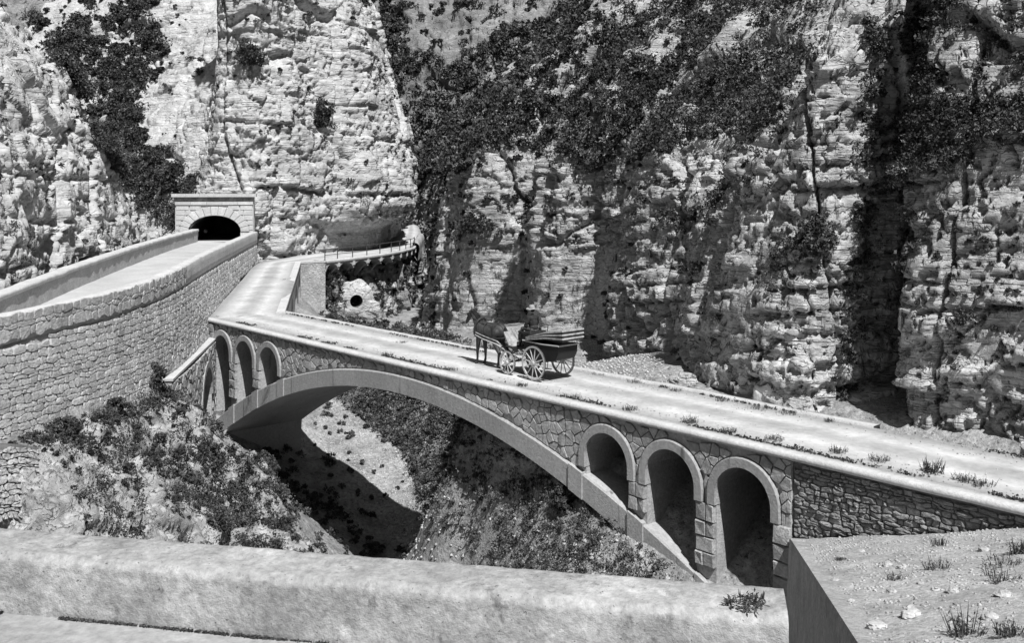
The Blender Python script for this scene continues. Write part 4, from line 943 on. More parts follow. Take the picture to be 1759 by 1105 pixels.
# ================================================================== HORSE, CARRIAGE, DRIVER
def C(x, y, z): return B(23.04 - x, 2.22 + y, z + .05)          # x forward of the rear axle, y away from the viewer
def skinned(name, material, parent, fill, voxel=.02, smooth=4):
    m = MB(); fill(m); o = m.build(name, material, parent, smooth=True)
    r = o.modifiers.new('remesh', 'REMESH'); r.mode = 'VOXEL'; r.voxel_size = voxel; r.use_smooth_shade = True
    s_ = o.modifiers.new('smooth', 'SMOOTH'); s_.iterations = smooth; s_.factor = .5
    return o
def limb(m, pts, k=10):      # pts: (x, y, z, r)
    m.tube([C(*p[:3]) for p in pts], [p[3] for p in pts], k)
    for p in pts: m.ball(C(*p[:3]), p[3] * .99, nu=10, nv=7)
car = thing('carriage', 'open black four-wheeled carriage with folded hood on the bridge road', 'carriage', C(.7, 0, 0))
def wheel(x, y, r, nsp):
    c = C(x, y, r); ax = (EN[0], EN[1], 0); m = MB(); m.ring(c, ax, r, .055, .06, 32); o = m.build('wheel', 'pale_paint', car)
    m = MB(); m.ring(c, ax, r + .008, .045, .012, 32); m.build('tyre', 'iron', o)
    m = MB(); m.tube([C(x, y - .09, r), C(x, y + .09, r)], .075, 12); m.build('hub', 'pale_paint', o)
    m = MB()
    for k in range(nsp):
        a = 2 * math.pi * (k + .3) / nsp; m.tube([C(x, y, r), C(x + (r - .04) * math.cos(a), y, r + (r - .04) * math.sin(a))], .022, 6, .017)
    m.build('spokes', 'pale_paint', o)
for y in (-.7, .7): wheel(0, y, .59, 12); wheel(1.45, y * .92, .415, 10)
prof_body = [(-1.0, 1.26), (-.98, 1.0), (-.86, .78), (-.6, .68), (.3, .66), (.55, .72), (.72, .9), (.8, 1.26)]
m = MB(); m.prism(prof_body, C, -.46, .46); m.build('body', 'black_lacquer', car)
m = MB()
for y in (-.475, .475): m.tube([C(-1.02, y, 1.27), C(-.2, y, 1.24), C(.82, y, 1.27)], .028, 6)
m.tube([C(-1.02, -.475, 1.27), C(-1.02, .475, 1.27)], .028, 6); m.build('body_rail', 'pale_paint', car)
for k in range(6):          # folded hood: stacked folds hinged at the front
    th = .055; z0 = 1.28 + k * .022; z1 = 1.44 + k * .068; y = .5 + .03 * (k % 2); m = MB()
    P_ = [(.62, z0), (-.35, (z0 + z1) / 2 + .05), (-1.22 - .03 * (k % 2), z1), (-1.24, z1 + th), (-.35, (z0 + z1) / 2 + .05 + th), (.6, z0 + th * .6)]
    m.prism(P_, C, -y, y); m.build('hood_fold', 'dark_leather' if k % 2 == 0 else 'pale_canvas', car)
m = MB(); m.prism([(.55, 1.24), (1.1, 1.24), (1.1, 1.46), (.55, 1.5)], C, -.44, .44); m.build('driver_seat', 'black_lacquer', car)
m = MB(); m.prism([(.56, 1.5), (1.1, 1.46), (1.1, 1.53), (.56, 1.57)], C, -.42, .42); m.build('seat_cushion', 'dark_leather', car)
m = MB(); m.tube([C(.5, -.42, 1.5), C(.44, -.42, 1.78), C(.44, .42, 1.78), C(.5, .42, 1.5)], .018, 6)
for y in (-.43, .43): m.tube([C(.45, y, 1.68), C(.8, y, 1.7), C(1.1, y, 1.55)], .016, 6)
m.build('seat_rail', 'iron', car)
m = MB(); m.prism([(.72, .95), (1.35, .86), (1.62, .9), (1.62, .94), (1.35, .91), (.72, 1.02)], C, -.4, .4); m.build('footboard', 'black_lacquer', car)
m = MB(); m.prism([(1.6, .88), (1.72, 1.05), (1.92, 1.42), (1.9, 1.45), (1.68, 1.08), (1.57, .93)], C, -.42, .42); m.build('dashboard', 'pale_canvas', car)
for x in (0, 1.45): m = MB(); r = .59 if x == 0 else .415; m.tube([C(x, -.7, r), C(x, .7, r)], .032, 8); m.build('axle', 'iron', car)
m = MB(); m.tube([C(0, 0, .56), C(.7, 0, .52), C(1.45, 0, .46)], .035, 8); m.build('perch', 'pale_paint', car)
for y in (-.42, .42):
    for x, zb in ((0, .6), (1.45, .46)):
        m = MB()
        for s_ in (1, -1): m.tube([C(x - .38, y, zb + .1), C(x - .2, y, zb + .1 + s_ * .075), C(x, y, zb + .1 + s_ * .1), C(x + .2, y, zb + .1 + s_ * .075), C(x + .38, y, zb + .1)], .02, 6)
        m.build('leaf_spring', 'iron', car)
m = MB()
for y in (-.46, .46): m.prism([(.98, .84), (1.2, .95), (1.5, .98), (1.78, .9), (1.78, .93), (1.5, 1.01), (1.2, .98), (.98, .88)], C, y * 1.3 - .09, y * 1.3 + .09)
m.build('mudguard', 'black_lacquer', car)
for y in (-.33, .33): m = MB(); m.tube([C(1.4, y, .55), C(1.8, y, .72), C(2.4, y * 1.05, .92), C(3.2, y * 1.0, 1.02), C(3.72, y * .85, 1.12)], .028, 8, .02); m.build('shaft', 'pale_paint', car)
for y in (-.47, .47): m = MB(); m.tube([C(.95, y * 1.05, 1.35), C(.95, y * 1.05, 1.5)], .05, 8); m.ball(C(.95, y * 1.05, 1.56), .06); m.build('lamp', 'black_lacquer', car)
m = MB(); m.tube([C(-.7, -.5, .45), C(-.45, -.5, .45)], .02, 6); m.hexa([C(-.55, -.58, .42), C(-.3, -.58, .42), C(-.3, -.44, .42), C(-.55, -.44, .42), C(-.55, -.58, .45), C(-.3, -.58, .45), C(-.3, -.44, .45), C(-.55, -.44, .45)]); m.tube([C(-.45, -.47, .45), C(-.45, -.44, .7)], .014, 6); m.build('step', 'iron', car)

C0 = C
def C(x, y, z): return C0(2.2 + (x - 2.2) * 1.08 + .08, y * 1.08, z * 1.08) if x > 2.0 else C0(x, y, z)
horse = thing('horse', 'dark harnessed horse with lowered head standing before the carriage', 'horse', C(3.0, 0, 0))
def horse_fill(m):
    rot = Matrix.Rotation(math.atan2(-ET[1], -ET[0]), 3, 'Z')
    for (x, z, a, b, c) in ((3.42, 1.16, .36, .25, .34), (3.0, 1.13, .58, .28, .34), (2.55, 1.24, .36, .27, .31), (3.3, 1.38, .28, .13, .15), (2.75, 1.36, .4, .2, .16)): m.ball(C(x, 0, z), a, b, c, rot, 18, 12)
    limb(m, [(3.5, 0, 1.28, .25), (3.7, 0, 1.48, .19), (3.86, 0, 1.68, .145), (3.97, 0, 1.8, .115)], 12)
    limb(m, [(3.97, 0, 1.8, .115), (4.09, 0, 1.68, .105), (4.23, 0, 1.51, .075), (4.31, 0, 1.4, .065), (4.34, 0, 1.36, .055)], 12)
    for y in (-.06, .06): limb(m, [(3.94, y, 1.87, .035), (3.96, y * 1.2, 1.95, .026), (3.98, y * 1.25, 2.02, .012)], 8)
    for y, dx in ((-.13, 0.03), (.13, -.1)):
        limb(m, [(3.45, y, 1.05, .13), (3.5 + dx * .4, y, .82, .1), (3.52 + dx * .8, y, .52, .07), (3.53 + dx, y, .47, .062), (3.53 + dx, y, .2, .046), (3.54 + dx, y, .14, .054), (3.57 + dx, y, .07, .05), (3.59 + dx, y, .03, .066)])
    for y, dx in ((-.14, 0.0), (.14, -.16)):
        limb(m, [(2.5, y, 1.2, .2), (2.62 + dx * .3, y, .9, .14), (2.5 + dx * .7, y, .68, .1), (2.36 + dx, y, .5, .072), (2.39 + dx, y, .45, .062), (2.42 + dx, y, .2, .048), (2.43 + dx, y, .14, .055), (2.46 + dx, y, .07, .05), (2.48 + dx, y, .03, .066)])
skinned('body', 'horse_coat', horse, horse_fill, .022, 5)
skinned('tail', 'horse_mane', horse, lambda m: limb(m, [(2.22, 0, 1.38, .045), (2.12, 0, 1.25, .06), (2.08, 0, .95, .065), (2.1, 0, .6, .03)]), .02, 3)
m = MB()
for k in range(26):
    a = k / 25; x = 3.45 + .48 * a; z = 1.55 + .34 * a + .03 * math.sin(a * 3); y0 = -.02; l = .16 + .05 * random.random()
    m.tube([C(x, 0, z), C(x + .01, -.1, z - l * .35), C(x + random.uniform(-.03, .03), -.15 + .04 * a, z - l)], .022, 5, .008)
m.build('mane', 'horse_mane', horse)
har = MB()
def loop(m, x, z, ry, rz, tilt, r, k=20):
    pts = [C(x + tilt * math.sin(2 * math.pi * q / k), ry * math.cos(2 * math.pi * q / k), z + rz * math.sin(2 * math.pi * q / k)) for q in range(k + 1)]; m.tube(pts, r, 6, cap=False)
loop(har, 3.58, 1.27, .25, .34, -.12, .04); o = har.build('collar', 'dark_leather', horse)
m = MB(); loop(m, 3.12, 1.13, .292, .352, 0, .02); m.build('girth_strap', 'dark_leather', horse)
m = MB(); m.tube([C(3.5, -.26, 1.12), C(3.0, -.31, 1.05), C(2.3, -.3, .95), C(1.75, -.3, .7)], .022, 6); m.build('trace', 'pale_canvas', horse)
m = MB(); m.tube([C(3.5, .26, 1.12), C(3.0, .31, 1.05), C(2.3, .3, .95), C(1.75, .3, .7)], .022, 6); m.build('trace', 'pale_canvas', horse)
m = MB(); m.tube([C(3.12, -.3, 1.0), C(2.6, -.3, 1.02), C(2.2, -.18, 1.05), C(2.18, 0, 1.06), C(2.2, .18, 1.05), C(2.6, .3, 1.02), C(3.12, .3, 1.0)], .02, 6); m.tube([C(2.55, -.29, 1.02), C(2.55, -.2, 1.45), C(2.55, 0, 1.56), C(2.55, .2, 1.45), C(2.55, .29, 1.02)], .018, 6); m.build('breeching', 'dark_leather', horse)
m = MB(); loop(m, 4.2, 1.53, .085, .075, .03, .012); loop(m, 4.04, 1.72, .112, .11, .05, .012)
for y in (-1, 1): m.tube([C(4.0, y * .11, 1.78), C(4.21, y * .085, 1.54)], .012, 6); m.hexa([C(4.03, y * .115, 1.67), C(4.14, y * .11, 1.63), C(4.14, y * .125, 1.63), C(4.03, y * .13, 1.67), C(4.07, y * .115, 1.76), C(4.17, y * .11, 1.72), C(4.17, y * .125, 1.72), C(4.07, y * .13, 1.76)])
m.build('bridle', 'dark_leather', horse)
for y in (-1, 1): m = MB(); m.tube([C(1.2, y * .05, 1.77), C(2.0, y * .1, 1.62), C(3.1, y * .13, 1.52), C(3.7, y * .17, 1.58), C(4.22, y * .1, 1.5)], .011, 5); m.build('rein', 'dark_leather', horse)

C = C0
drv = thing('person', 'seated driver in dark jacket and pale hat holding the reins on the carriage', 'person', C(.85, .05, 1.52))
YB = .05
def body_fill(m):
    limb(m, [(.8, YB, 1.62, .13), (.82, YB, 1.8, .12), (.85, YB, 1.98, .13), (.87, YB, 2.08, .07), (.89, YB, 2.17, .052)])
    rot = Matrix.Rotation(math.atan2(-ET[1], -ET[0]), 3, 'Z')
    m.ball(C(.915, YB, 2.29), .098, .078, .118, rot, 16, 12); m.ball(C(.95, YB, 2.235), .06, .055, .055, rot)       # skull, jaw
    limb(m, [(1.01, YB, 2.285, .014), (1.027, YB, 2.262, .016)], 8)                                                 # nose
    m.ball(C(.99, YB, 2.222), .022, .026, .009, rot)                                                                # lips
    for s_ in (-1, 1):
        m.ball(C(.9, YB + s_ * .08, 2.275), .022, .012, .032, rot); m.ball(C(1.0, YB + s_ * .03, 2.3), .012, .014, .009, rot)   # ear, eye
        limb(m, [(.85, YB + s_ * .17, 2.02, .06), (.92, YB + s_ * .25, 1.76, .046), (1.05, YB + s_ * .19, 1.74, .038), (1.16, YB + s_ * .09, 1.76, .03)])
        m.ball(C(1.2, YB + s_ * .07, 1.765), .042, .03, .036, rot)                                                  # palm
        for q, (ln, dz) in enumerate(((.05, .03), (.058, .012), (.054, -.007), (.044, -.024))):                     # fingers curled round the rein
            limb(m, [(1.215, YB + s_ * .07, 1.765 + dz, .0095), (1.215 + ln * .6, YB + s_ * .05, 1.768 + dz, .009), (1.225 + ln * .6, YB + s_ * .025, 1.755 + dz, .0085), (1.215 + ln * .2, YB + s_ * .02, 1.75 + dz, .008)], 6)
        limb(m, [(1.19, YB + s_ * .05, 1.785, .011), (1.22, YB + s_ * .03, 1.8, .01), (1.245, YB + s_ * .028, 1.795, .009)], 6)   # thumb
        limb(m, [(.82, YB + s_ * .09, 1.6, .085), (1.25, YB + s_ * .13, 1.6, .06), (1.36, YB + s_ * .13, 1.2, .045), (1.38, YB + s_ * .13, 1.02, .035), (1.5, YB + s_ * .14, .98, .03)])
skinned('body', 'skin', drv, body_fill, .0075, 2)
def jacket_fill(m):
    rot = Matrix.Rotation(math.atan2(-ET[1], -ET[0]), 3, 'Z')
    m.ball(C(.81, YB, 1.68), .16, .19, .16, rot); m.ball(C(.83, YB, 1.84), .155, .19, .2, rot); m.ball(C(.85, YB, 1.99), .14, .2, .13, rot); limb(m, [(.86, YB, 2.05, .1), (.875, YB, 2.12, .07)])
    for s_ in (-1, 1): limb(m, [(.85, YB + s_ * .17, 2.02, .085), (.9, YB + s_ * .25, 1.86, .072), (.93, YB + s_ * .26, 1.75, .066), (1.05, YB + s_ * .19, 1.74, .056), (1.15, YB + s_ * .1, 1.757, .045)])
skinned('jacket', 'dark_cloth', drv, jacket_fill, .016, 3)
def trousers_fill(m):
    for s_ in (-1, 1): limb(m, [(.8, YB + s_ * .08, 1.6, .12), (1.05, YB + s_ * .12, 1.62, .1), (1.26, YB + s_ * .13, 1.6, .078), (1.34, YB + s_ * .13, 1.35, .07), (1.38, YB + s_ * .13, 1.1, .06)])
skinned('trousers', 'grey_cloth', drv, trousers_fill, .016, 3)
def shoe_fill(m):
    for s_ in (-1, 1): limb(m, [(1.38, YB + s_ * .13, 1.05, .05), (1.4, YB + s_ * .13, .985, .05), (1.52, YB + s_ * .14, .965, .042)])
skinned('shoes', 'dark_leather', drv, shoe_fill, .012, 2)
m = MB(); K = 20; vs = []; rows = [(.2, 2.335), (.19, 2.35), (.105, 2.352), (.1, 2.42), (.085, 2.47), (.03, 2.485)]
for r, z in rows:
    for k in range(K): a = 2 * math.pi * k / K; vs.append(C(.905 + r * 1.08 * math.cos(a), YB + r * math.sin(a), z + .015 * math.cos(2 * a) * (r > .15)))
m.add(vs, [(j * K + k, j * K + (k + 1) % K, (j + 1) * K + (k + 1) % K, (j + 1) * K + k) for j in range(5) for k in range(K)] + [tuple(5 * K + k for k in range(K)), tuple(range(K - 1, -1, -1))]); m.build('hat', 'straw', drv)
skinned('hair', 'hair_dark', drv, lambda m: (m.ball(C(.885, YB, 2.3), .092, .085, .095, Matrix.Rotation(math.atan2(-ET[1], -ET[0]), 3, 'Z'))), .012, 2)

# ================================================================== BOULDERS AND STONES
def rock(name, label, cat, base, r, squash=(1, 1, .7), seed=0, material='limestone', group=None, rot=0.0, blocky=.0):
    m = MB(); m.ball((0, 0, 0), 1, nu=22, nv=15); V = np.array([tuple(v) for v in m.v])
    if blocky: V = np.sign(V) * np.abs(V) ** (1 - blocky)
    n_ = V / (np.linalg.norm(V, axis=1, keepdims=True) + 1e-9); f1, f2, rr, tl = worley(V * 1.3 + seed * 7.7, seed)
    V = V + n_ * ((rr - .5) * .3 + tl * .22 + .12 * fbm(V * 2.5 + seed, 3, seed))[:, None]
    V *= np.array(squash) * r; ca, sa = math.cos(rot), math.sin(rot); V = np.stack([V[:, 0] * ca - V[:, 1] * sa, V[:, 0] * sa + V[:, 1] * ca, V[:, 2]], -1)
    me = bpy.data.meshes.new(name); me.from_pydata([tuple(v) for v in V], [], m.f); me.update(); me.materials.append(MATS[material])
    o = bpy.data.objects.new(name, me); COL.objects.link(o); o.location = (base[0], base[1], base[2] + r * squash[2] * .62); return setp(o, label, cat, group)
def on_deck(px, py, dz=0.0): D = CAM_Z * FPX / (py - HORIZ); return P3(px, py, D)
rock('boulder', 'large rounded pale boulder beside the road at the foot of the cliff', 'boulder', B(26.9, 4.9, -.08), .42, (1.25, .8, .75), 3, 'dark_limestone', rot=-.7)
rock('marker_stone', 'upright pale block of stone at the far road edge before the dark cleft', 'stone', B(30.3, 4.75, -.15), .42, (.75, .6, 1.05), 5, 'ashlar', rot=-.8, blocky=.55)
rock('marker_stone', 'small pale stone block by the far road edge near the frame edge', 'stone', B(38.2, 4.7, -.1), .25, (.9, .7, .9), 6, 'ashlar', rot=-.8, blocky=.5)
def surf_hit(px, py, names, tol=7.0):
    best = None
    for nm in names:
        V = CLIFFS[nm][0]; qx, qy = proj(V); d = np.hypot(qx - px, qy - py); ok = (d < tol) & (V[..., 1] > 2)
        if ok.any():
            i = np.where(ok, V[..., 1] + d * .05, 1e9).argmin(); p = V.reshape(-1, 3)[i]
            if best is None or p[1] < best[1]: best = p
    return None if best is None else tuple(best)
CLIFFS['bank_slope'] = (BANKV, None, None)
ORD = ['first', 'second', 'third', 'fourth', 'fifth', 'sixth', 'seventh', 'eighth', 'ninth', 'tenth', 'eleventh', 'twelfth', 'thirteenth', 'fourteenth', 'fifteenth', 'sixteenth', 'seventeenth', 'eighteenth', 'nineteenth', 'twentieth']
spots = sorted([(1507, 1081, .10, 'pale'), (1566, 1052, .11, 'pale'), (1530, 1010, .07, 'dark'), (1433, 985, .06, 'dark'), (1520, 960, .08, 'dark'), (1636, 1016, .08, 'dark'), (1724, 1025, .09, 'dark'), (1549, 962, .07, 'dark'), (1690, 935, .09, 'dark'), (1480, 935, .06, 'pale'), (1700, 1060, .08, 'dark'), (1610, 1005, .06, 'pale'), (1460, 1020, .05, 'pale'), (1580, 990, .05, 'dark')])
for i, (px, py, r, tone) in enumerate(spots):
    h = surf_hit(px, py, ['bank_slope'], 14)
    if h: rock('bank_stone', 'loose %s stone on the bank slope, %s from its left edge' % ('pale' if tone == 'pale' else 'grey', ORD[i]), 'stone', (h[0], h[1], h[2] - .03), r * 1.25, (1.1, .9, .6), 30 + i, 'limestone' if tone == 'pale' else 'bank_soil', 'loose stones on the bank', rot=i)
# gravel: tiny stones on the bank, uncountable
def pebble_mass(name, pts, rmin, rmax, material, label):
    n = len(pts); base = np.array([(1, 0, 0), (-1, 0, 0), (0, 1, 0), (0, -1, 0), (0, 0, 1), (0, 0, -1)], float); f = [(0, 2, 4), (2, 1, 4), (1, 3, 4), (3, 0, 4), (2, 0, 5), (1, 2, 5), (3, 1, 5), (0, 3, 5)]
    V = base[None] * RNG.uniform(.6, 1.3, (n, 6, 1)) * np.array((1, 1, .7)) ; a = RNG.uniform(0, 6.28, n); ca, sa = np.cos(a)[:, None], np.sin(a)[:, None]
    V = np.stack([V[..., 0] * ca - V[..., 1] * sa, V[..., 0] * sa + V[..., 1] * ca, V[..., 2] + .3 * V[..., 0]], -1) * RNG.uniform(rmin, rmax, (n, 1, 1)) + pts[:, None]
    F = (np.array(f)[None] + np.arange(n)[:, None, None] * 6).reshape(-1, 3)
    return setp(link_mesh(np_mesh(name, V.reshape(-1, 3), F), name, material), label, 'gravel', kind='stuff')
idx = RNG.integers(0, BANKV.reshape(-1, 3).shape[0], 16000); pts = BANKV.reshape(-1, 3)[idx]; bx, by = proj(pts); kp = (bx > 1360) & (bx < 1900) & (by < 1250) & (pts[:, 1] > 4) & (fbm(pts * 1.6, 3, 401) > -.12)
pebble_mass('bank_gravel', pts[kp], .008, .045, 'bank_soil', 'fine pale gravel scattered over the bank slope')
ii = RNG.integers(0, GV.reshape(-1, 3).shape[0], 90000); pts = GV.reshape(-1, 3)[ii]; bx, by = proj(pts)
SCREE = [(575, 690), (650, 745), (700, 790), (715, 840), (740, 900), (835, 990), (690, 990), (690, 940), (640, 870), (585, 800), (535, 770), (520, 735)]
kp = in_poly(bx, by, SCREE) | (in_poly(bx, by, [(960, 560), (1100, 590), (1180, 670), (1000, 650)]))
pebble_mass('ravine_scree', pts[kp], .015, .085, 'limestone', 'pale scree tongue of broken stone running down the ravine')
kp = in_poly(bx, by, [(590, 660), (760, 680), (990, 840), (1170, 1010), (660, 1010), (690, 900), (715, 830)]) & (RNG.random(len(bx)) < .5)
pebble_mass('slope_rubble', pts[kp], .03, .13, 'limestone', 'pale stones strewn through the weeds of the ravine slope')

# ================================================================== VEGETATION
def scatter(cl, poly, count, rmin, rmax, thr=-9, freq=.5, seed=500, lift=.3, maxD=1e9):
    V, N, _ = CLIFFS[cl]; v = V.reshape(-1, 3); n = N.reshape(-1, 3); px, py = proj(v); ok = in_poly(px, py, poly) & (v[:, 1] > 3) & (v[:, 1] < maxD)
    idx = np.nonzero(ok)[0]
    if len(idx) == 0: return np.zeros((0, 4))
    if thr > -5:
        q = fbm(v[idx] * freq, 3, seed) * .6 + fbm(v[idx] * freq * 4.3, 3, seed + 3) * .55 + RNG.normal(0, .1, len(idx)); idx = idx[q > thr]
    if len(idx) == 0: return np.zeros((0, 4))
    wt = v[idx, 1] ** 1.0; pick = RNG.choice(idx, min(count, len(idx) * 3), p=wt / wt.sum()); r = RNG.uniform(rmin, rmax, len(pick))
    c = v[pick] + n[pick] * (r * lift)[:, None] + np.array((0, 0, 1)) * (r * .25)[:, None]
    return np.concatenate([c, r[:, None]], 1)
def mass(name, lists, k, size, material, label, cat='scrub'):
    Cc = np.concatenate([l for l in lists if len(l)], 0); V, F = leaf_quads(Cc[:, :3], Cc[:, 3], k, size)
    return setp(link_mesh(np_mesh(name, V, F), name, material), label, cat, kind='stuff')
def bushes(cl, poly, n, Rmin, Rmax, thr, freq, seed, clumps=6, lift=.25, maxD=1e9):
    """rounded bushes: each a handful of leaf clumps heaped round one root"""
    c = scatter(cl, poly, n, Rmin, Rmax, thr, freq, seed, lift, maxD)
    if len(c) == 0: return np.zeros((0, 5))
    m = len(c); d = RNG.normal(size=(m, clumps, 3)); d /= np.linalg.norm(d, axis=-1, keepdims=True); d[..., 2] = np.abs(d[..., 2]) * .9 - .15
    q = c[:, None, :3] + d * (c[:, 3] * .62)[:, None, None]; r = c[:, None, 3] * RNG.uniform(.3, .55, (m, clumps))
    tone = np.repeat(RNG.random((m, 1)), clumps, 1)
    return np.concatenate([q, r[..., None], tone[..., None]], -1).reshape(-1, 5)
def tones(name, lists, k, size, label, cuts=(.55, .9), cat='scrub'):
    A = np.concatenate([l for l in lists if len(l)], 0)
    for lo, hi, mt, wd in ((-1, cuts[0], 'foliage', 'dark'), (cuts[0], cuts[1], 'foliage_mid', 'grey'), (cuts[1], 2, 'foliage_pale', 'pale')):
        q = A[(A[:, 4] >= lo) & (A[:, 4] < hi)]
        if len(q):
            V, F = leaf_quads(q[:, :3], q[:, 3], k, size); setp(link_mesh(np_mesh(name, V, F), name, mt), wd + ' ' + label, cat, kind='stuff')
FULL = [(-100, -100), (1860, -100), (1860, 1200), (-100, 1200)]
def blob(cx, cy, rx, ry, k=12): return [(cx + rx * math.cos(2 * math.pi * i / k) * (1 + .2 * math.sin(3 * i)), cy + ry * math.sin(2 * math.pi * i / k) * (1 + .2 * math.cos(5 * i))) for i in range(k)]
LF = -.0016
GULLY = [(20, -40), (300, -40), (262, 30), (290, 90), (268, 150), (236, 165), (256, 250), (305, 262), (335, 335), (300, 400), (262, 380), (225, 330), (168, 262), (155, 210), (120, 140), (60, 60)]
tones('gully_scrub', [bushes('cliff_tunnel', GULLY, 520, .4, 1.3, -.02, .35, 501), bushes('cliff_left', GULLY, 300, .4, 1.1, -.04, .35, 502, maxD=90), bushes('cliff_tunnel', GULLY, 500, .2, .5, .0, .5, 503)], 22, -.0021, 'scrub filling the gully left of the tunnel cliff', (.7, .97))
tl_ = [bushes('cliff_tunnel', blob(*b), c // 7, .3, .8, -.3, 1.2, 504) for b, c in (((425, 88, 34, 26), 220), ((560, 195, 26, 40), 200), ((545, 260, 18, 50), 160), ((650, 212, 22, 12), 60), ((500, 10, 60, 28), 260), ((600, 18, 30, 26), 140), ((340, 120, 14, 24), 60), ((450, 30, 20, 30), 80), ((590, 330, 40, 22), 90), ((640, 345, 30, 14), 60), ((530, 150, 14, 40), 70))]
tl_ += [bushes('cliff_tunnel', FULL, 420, .1, .3, .14, .6, 511), bushes('cliff_left', FULL, 260, .08, .26, .14, .6, 512), bushes('cliff_left', blob(20, 430, 30, 60), 40, .15, .4, -.1, 1, 513), bushes('cliff_left', blob(60, 120, 60, 14), 30, .15, .4, -.1, 1, 514), bushes('cliff_left', blob(90, 300, 60, 16), 30, .1, .35, .0, 1, 515)]
tones('cliff_scrub', tl_, 16, LF, 'scrub clumps rooted in cracks of the pale tunnel cliff', (.7, .95))
MAIN = [(690, 120), (780, 125), (850, 70), (930, 40), (1000, -40), (1440, -40), (1400, 60), (1372, 150), (1345, 235), (1230, 240), (1130, 275), (1020, 300), (960, 262), (850, 262), (790, 300), (715, 300), (690, 220)]
CLEFT = [(1485, 40), (1520, 40), (1508, 300), (1496, 450), (1470, 620), (1450, 700), (1425, 690), (1452, 560), (1462, 420), (1476, 250)]
RTOP = [(1540, 190), (1800, 180), (1800, 245), (1700, 262), (1560, 330), (1515, 340)]
rl = [bushes('cliff_right', MAIN, 5000, .35, 1.1, -.5, .3, 521), bushes('cliff_right', MAIN, 1500, .15, .4, -.2, .6, 520), bushes('cliff_right', CLEFT, 160, .15, .4, -.1, .6, 523), bushes('cliff_right', RTOP, 520, .2, .6, -.25, .5, 524),
      bushes('cliff_right', [(700, 330), (800, 300), (1000, 330), (1340, 300), (1480, 330), (1480, 700), (1100, 660), (800, 590), (720, 560)], 190, .1, .35, .16, .45, 525), bushes('cliff_right', [(1500, 330), (1800, 260), (1800, 790), (1560, 760)], 90, .06, .22, .1, .6, 526),
      bushes('cliff_right', [(1530, -40), (1800, -40), (1800, 180), (1530, 190)], 380, .12, .45, -.05, .5, 527), bushes('cliff_right', [(690, 290), (1340, 240), (1340, 340), (1000, 360), (700, 350)], 240, .15, .5, .05, .6, 529)]
for b, c in (((900, 370, 60, 34), 260), ((815, 385, 60, 36), 300), ((1180, 372, 64, 30), 260), ((1400, 425, 34, 36), 160), ((1195, 480, 50, 30), 130), ((1080, 520, 40, 40), 100), ((740, 440, 30, 90), 420), ((760, 540, 40, 30), 160), ((1340, 460, 16, 60), 90), ((1250, 330, 50, 20), 140), ((1040, 560, 26, 40), 60), ((1560, 430, 24, 60), 110), ((1630, 560, 60, 20), 90)): rl.append(bushes('cliff_right', blob(*b), c // 9, .2, .6, -.25, .8, 530))
tones('mountain_scrub', rl, 12, -.0028, 'scrub on the steep mountainside across the gorge', (.72, .96))
tones('far_scrub', [bushes('cliff_far', MAIN, 1500, .7, 2.2, -.35, .2, 522), bushes('cliff_far', [(600, -60), (1100, -60), (1000, 60), (780, 140), (690, 140)], 260, .5, 1.6, .05, .25, 528), bushes('cliff_far', [(620, -60), (700, -60), (700, 330), (670, 330)], 160, .6, 1.8, -.2, .25, 531)], 13, -.0025, 'scrub on the distant mountainside at the end of the gorge', (.62, .93))
tones('shelf_scrub', [bushes('cliff_below_road', [(556, 455), (712, 455), (730, 600), (556, 600)], 200, .2, .6, -.05, .6, 541), bushes('cliff_below_road', [(556, 470), (600, 470), (600, 560), (556, 560)], 80, .25, .5, -.4, .8, 542)], 18, LF, 'scrub hanging on the rock below the overhanging road', (.75, .97))
VEG_R = [(590, 662), (760, 676), (880, 745), (990, 838), (1090, 920), (1180, 1010), (840, 1010), (830, 985), (745, 900), (715, 835), (700, 785), (650, 740), (585, 690)]
GN1 = lambda arr: np.concatenate([arr, RNG.random((len(arr), 1))], 1)
tones('ravine_scrub', [GN1(scatter('gorge_ground', VEG_R, 10000, .05, .18, -.35, .6, 555, .1)) * np.array((1, 1, 1, 1, .25)) + np.array((0, 0, 0, 0, .75)), bushes('gorge_ground', VEG_R, 1700, .1, .3, -.12, .5, 551), bushes('gorge_ground', VEG_R, 130, .3, .6, .08, .4, 556), bushes('gorge_ground', [(555, 545), (700, 560), (830, 600), (990, 640), (760, 595), (560, 556)], 420, .2, .5, -.25, .5, 552), bushes('gorge_ground', SCREE, 60, .08, .25, .1, .9, 553)], 12, -.0019, 'weeds and grass on the slope under the arch', (.55, .82))
OUT = [(100, 740), (210, 700), (285, 675), (345, 735), (385, 770), (440, 805), (560, 960), (560, 1010), (180, 960), (130, 850), (60, 770)]
tones('outcrop_scrub', [bushes('gorge_ground', OUT, 820, .14, .55, -.06, .4, 561, maxD=49), bushes('gorge_ground', OUT, 300, .05, .16, -.05, .8, 565, maxD=49), bushes('gorge_ground', [(330, 690), (385, 760), (420, 800), (380, 840), (320, 760)], 70, .15, .4, -.1, .8, 562, maxD=49), bushes('gorge_ground', [(0, 765), (210, 702), (290, 672), (290, 695), (210, 725), (0, 790)], 110, .08, .28, -.05, .8, 563, maxD=49), bushes('gorge_ground', [(430, 790), (520, 740), (720, 960), (560, 965)], 140, .15, .4, -.05, .6, 564, maxD=60)], 15, -.0021, 'weeds on the rocky outcrop below the retaining wall', (.8, .975))

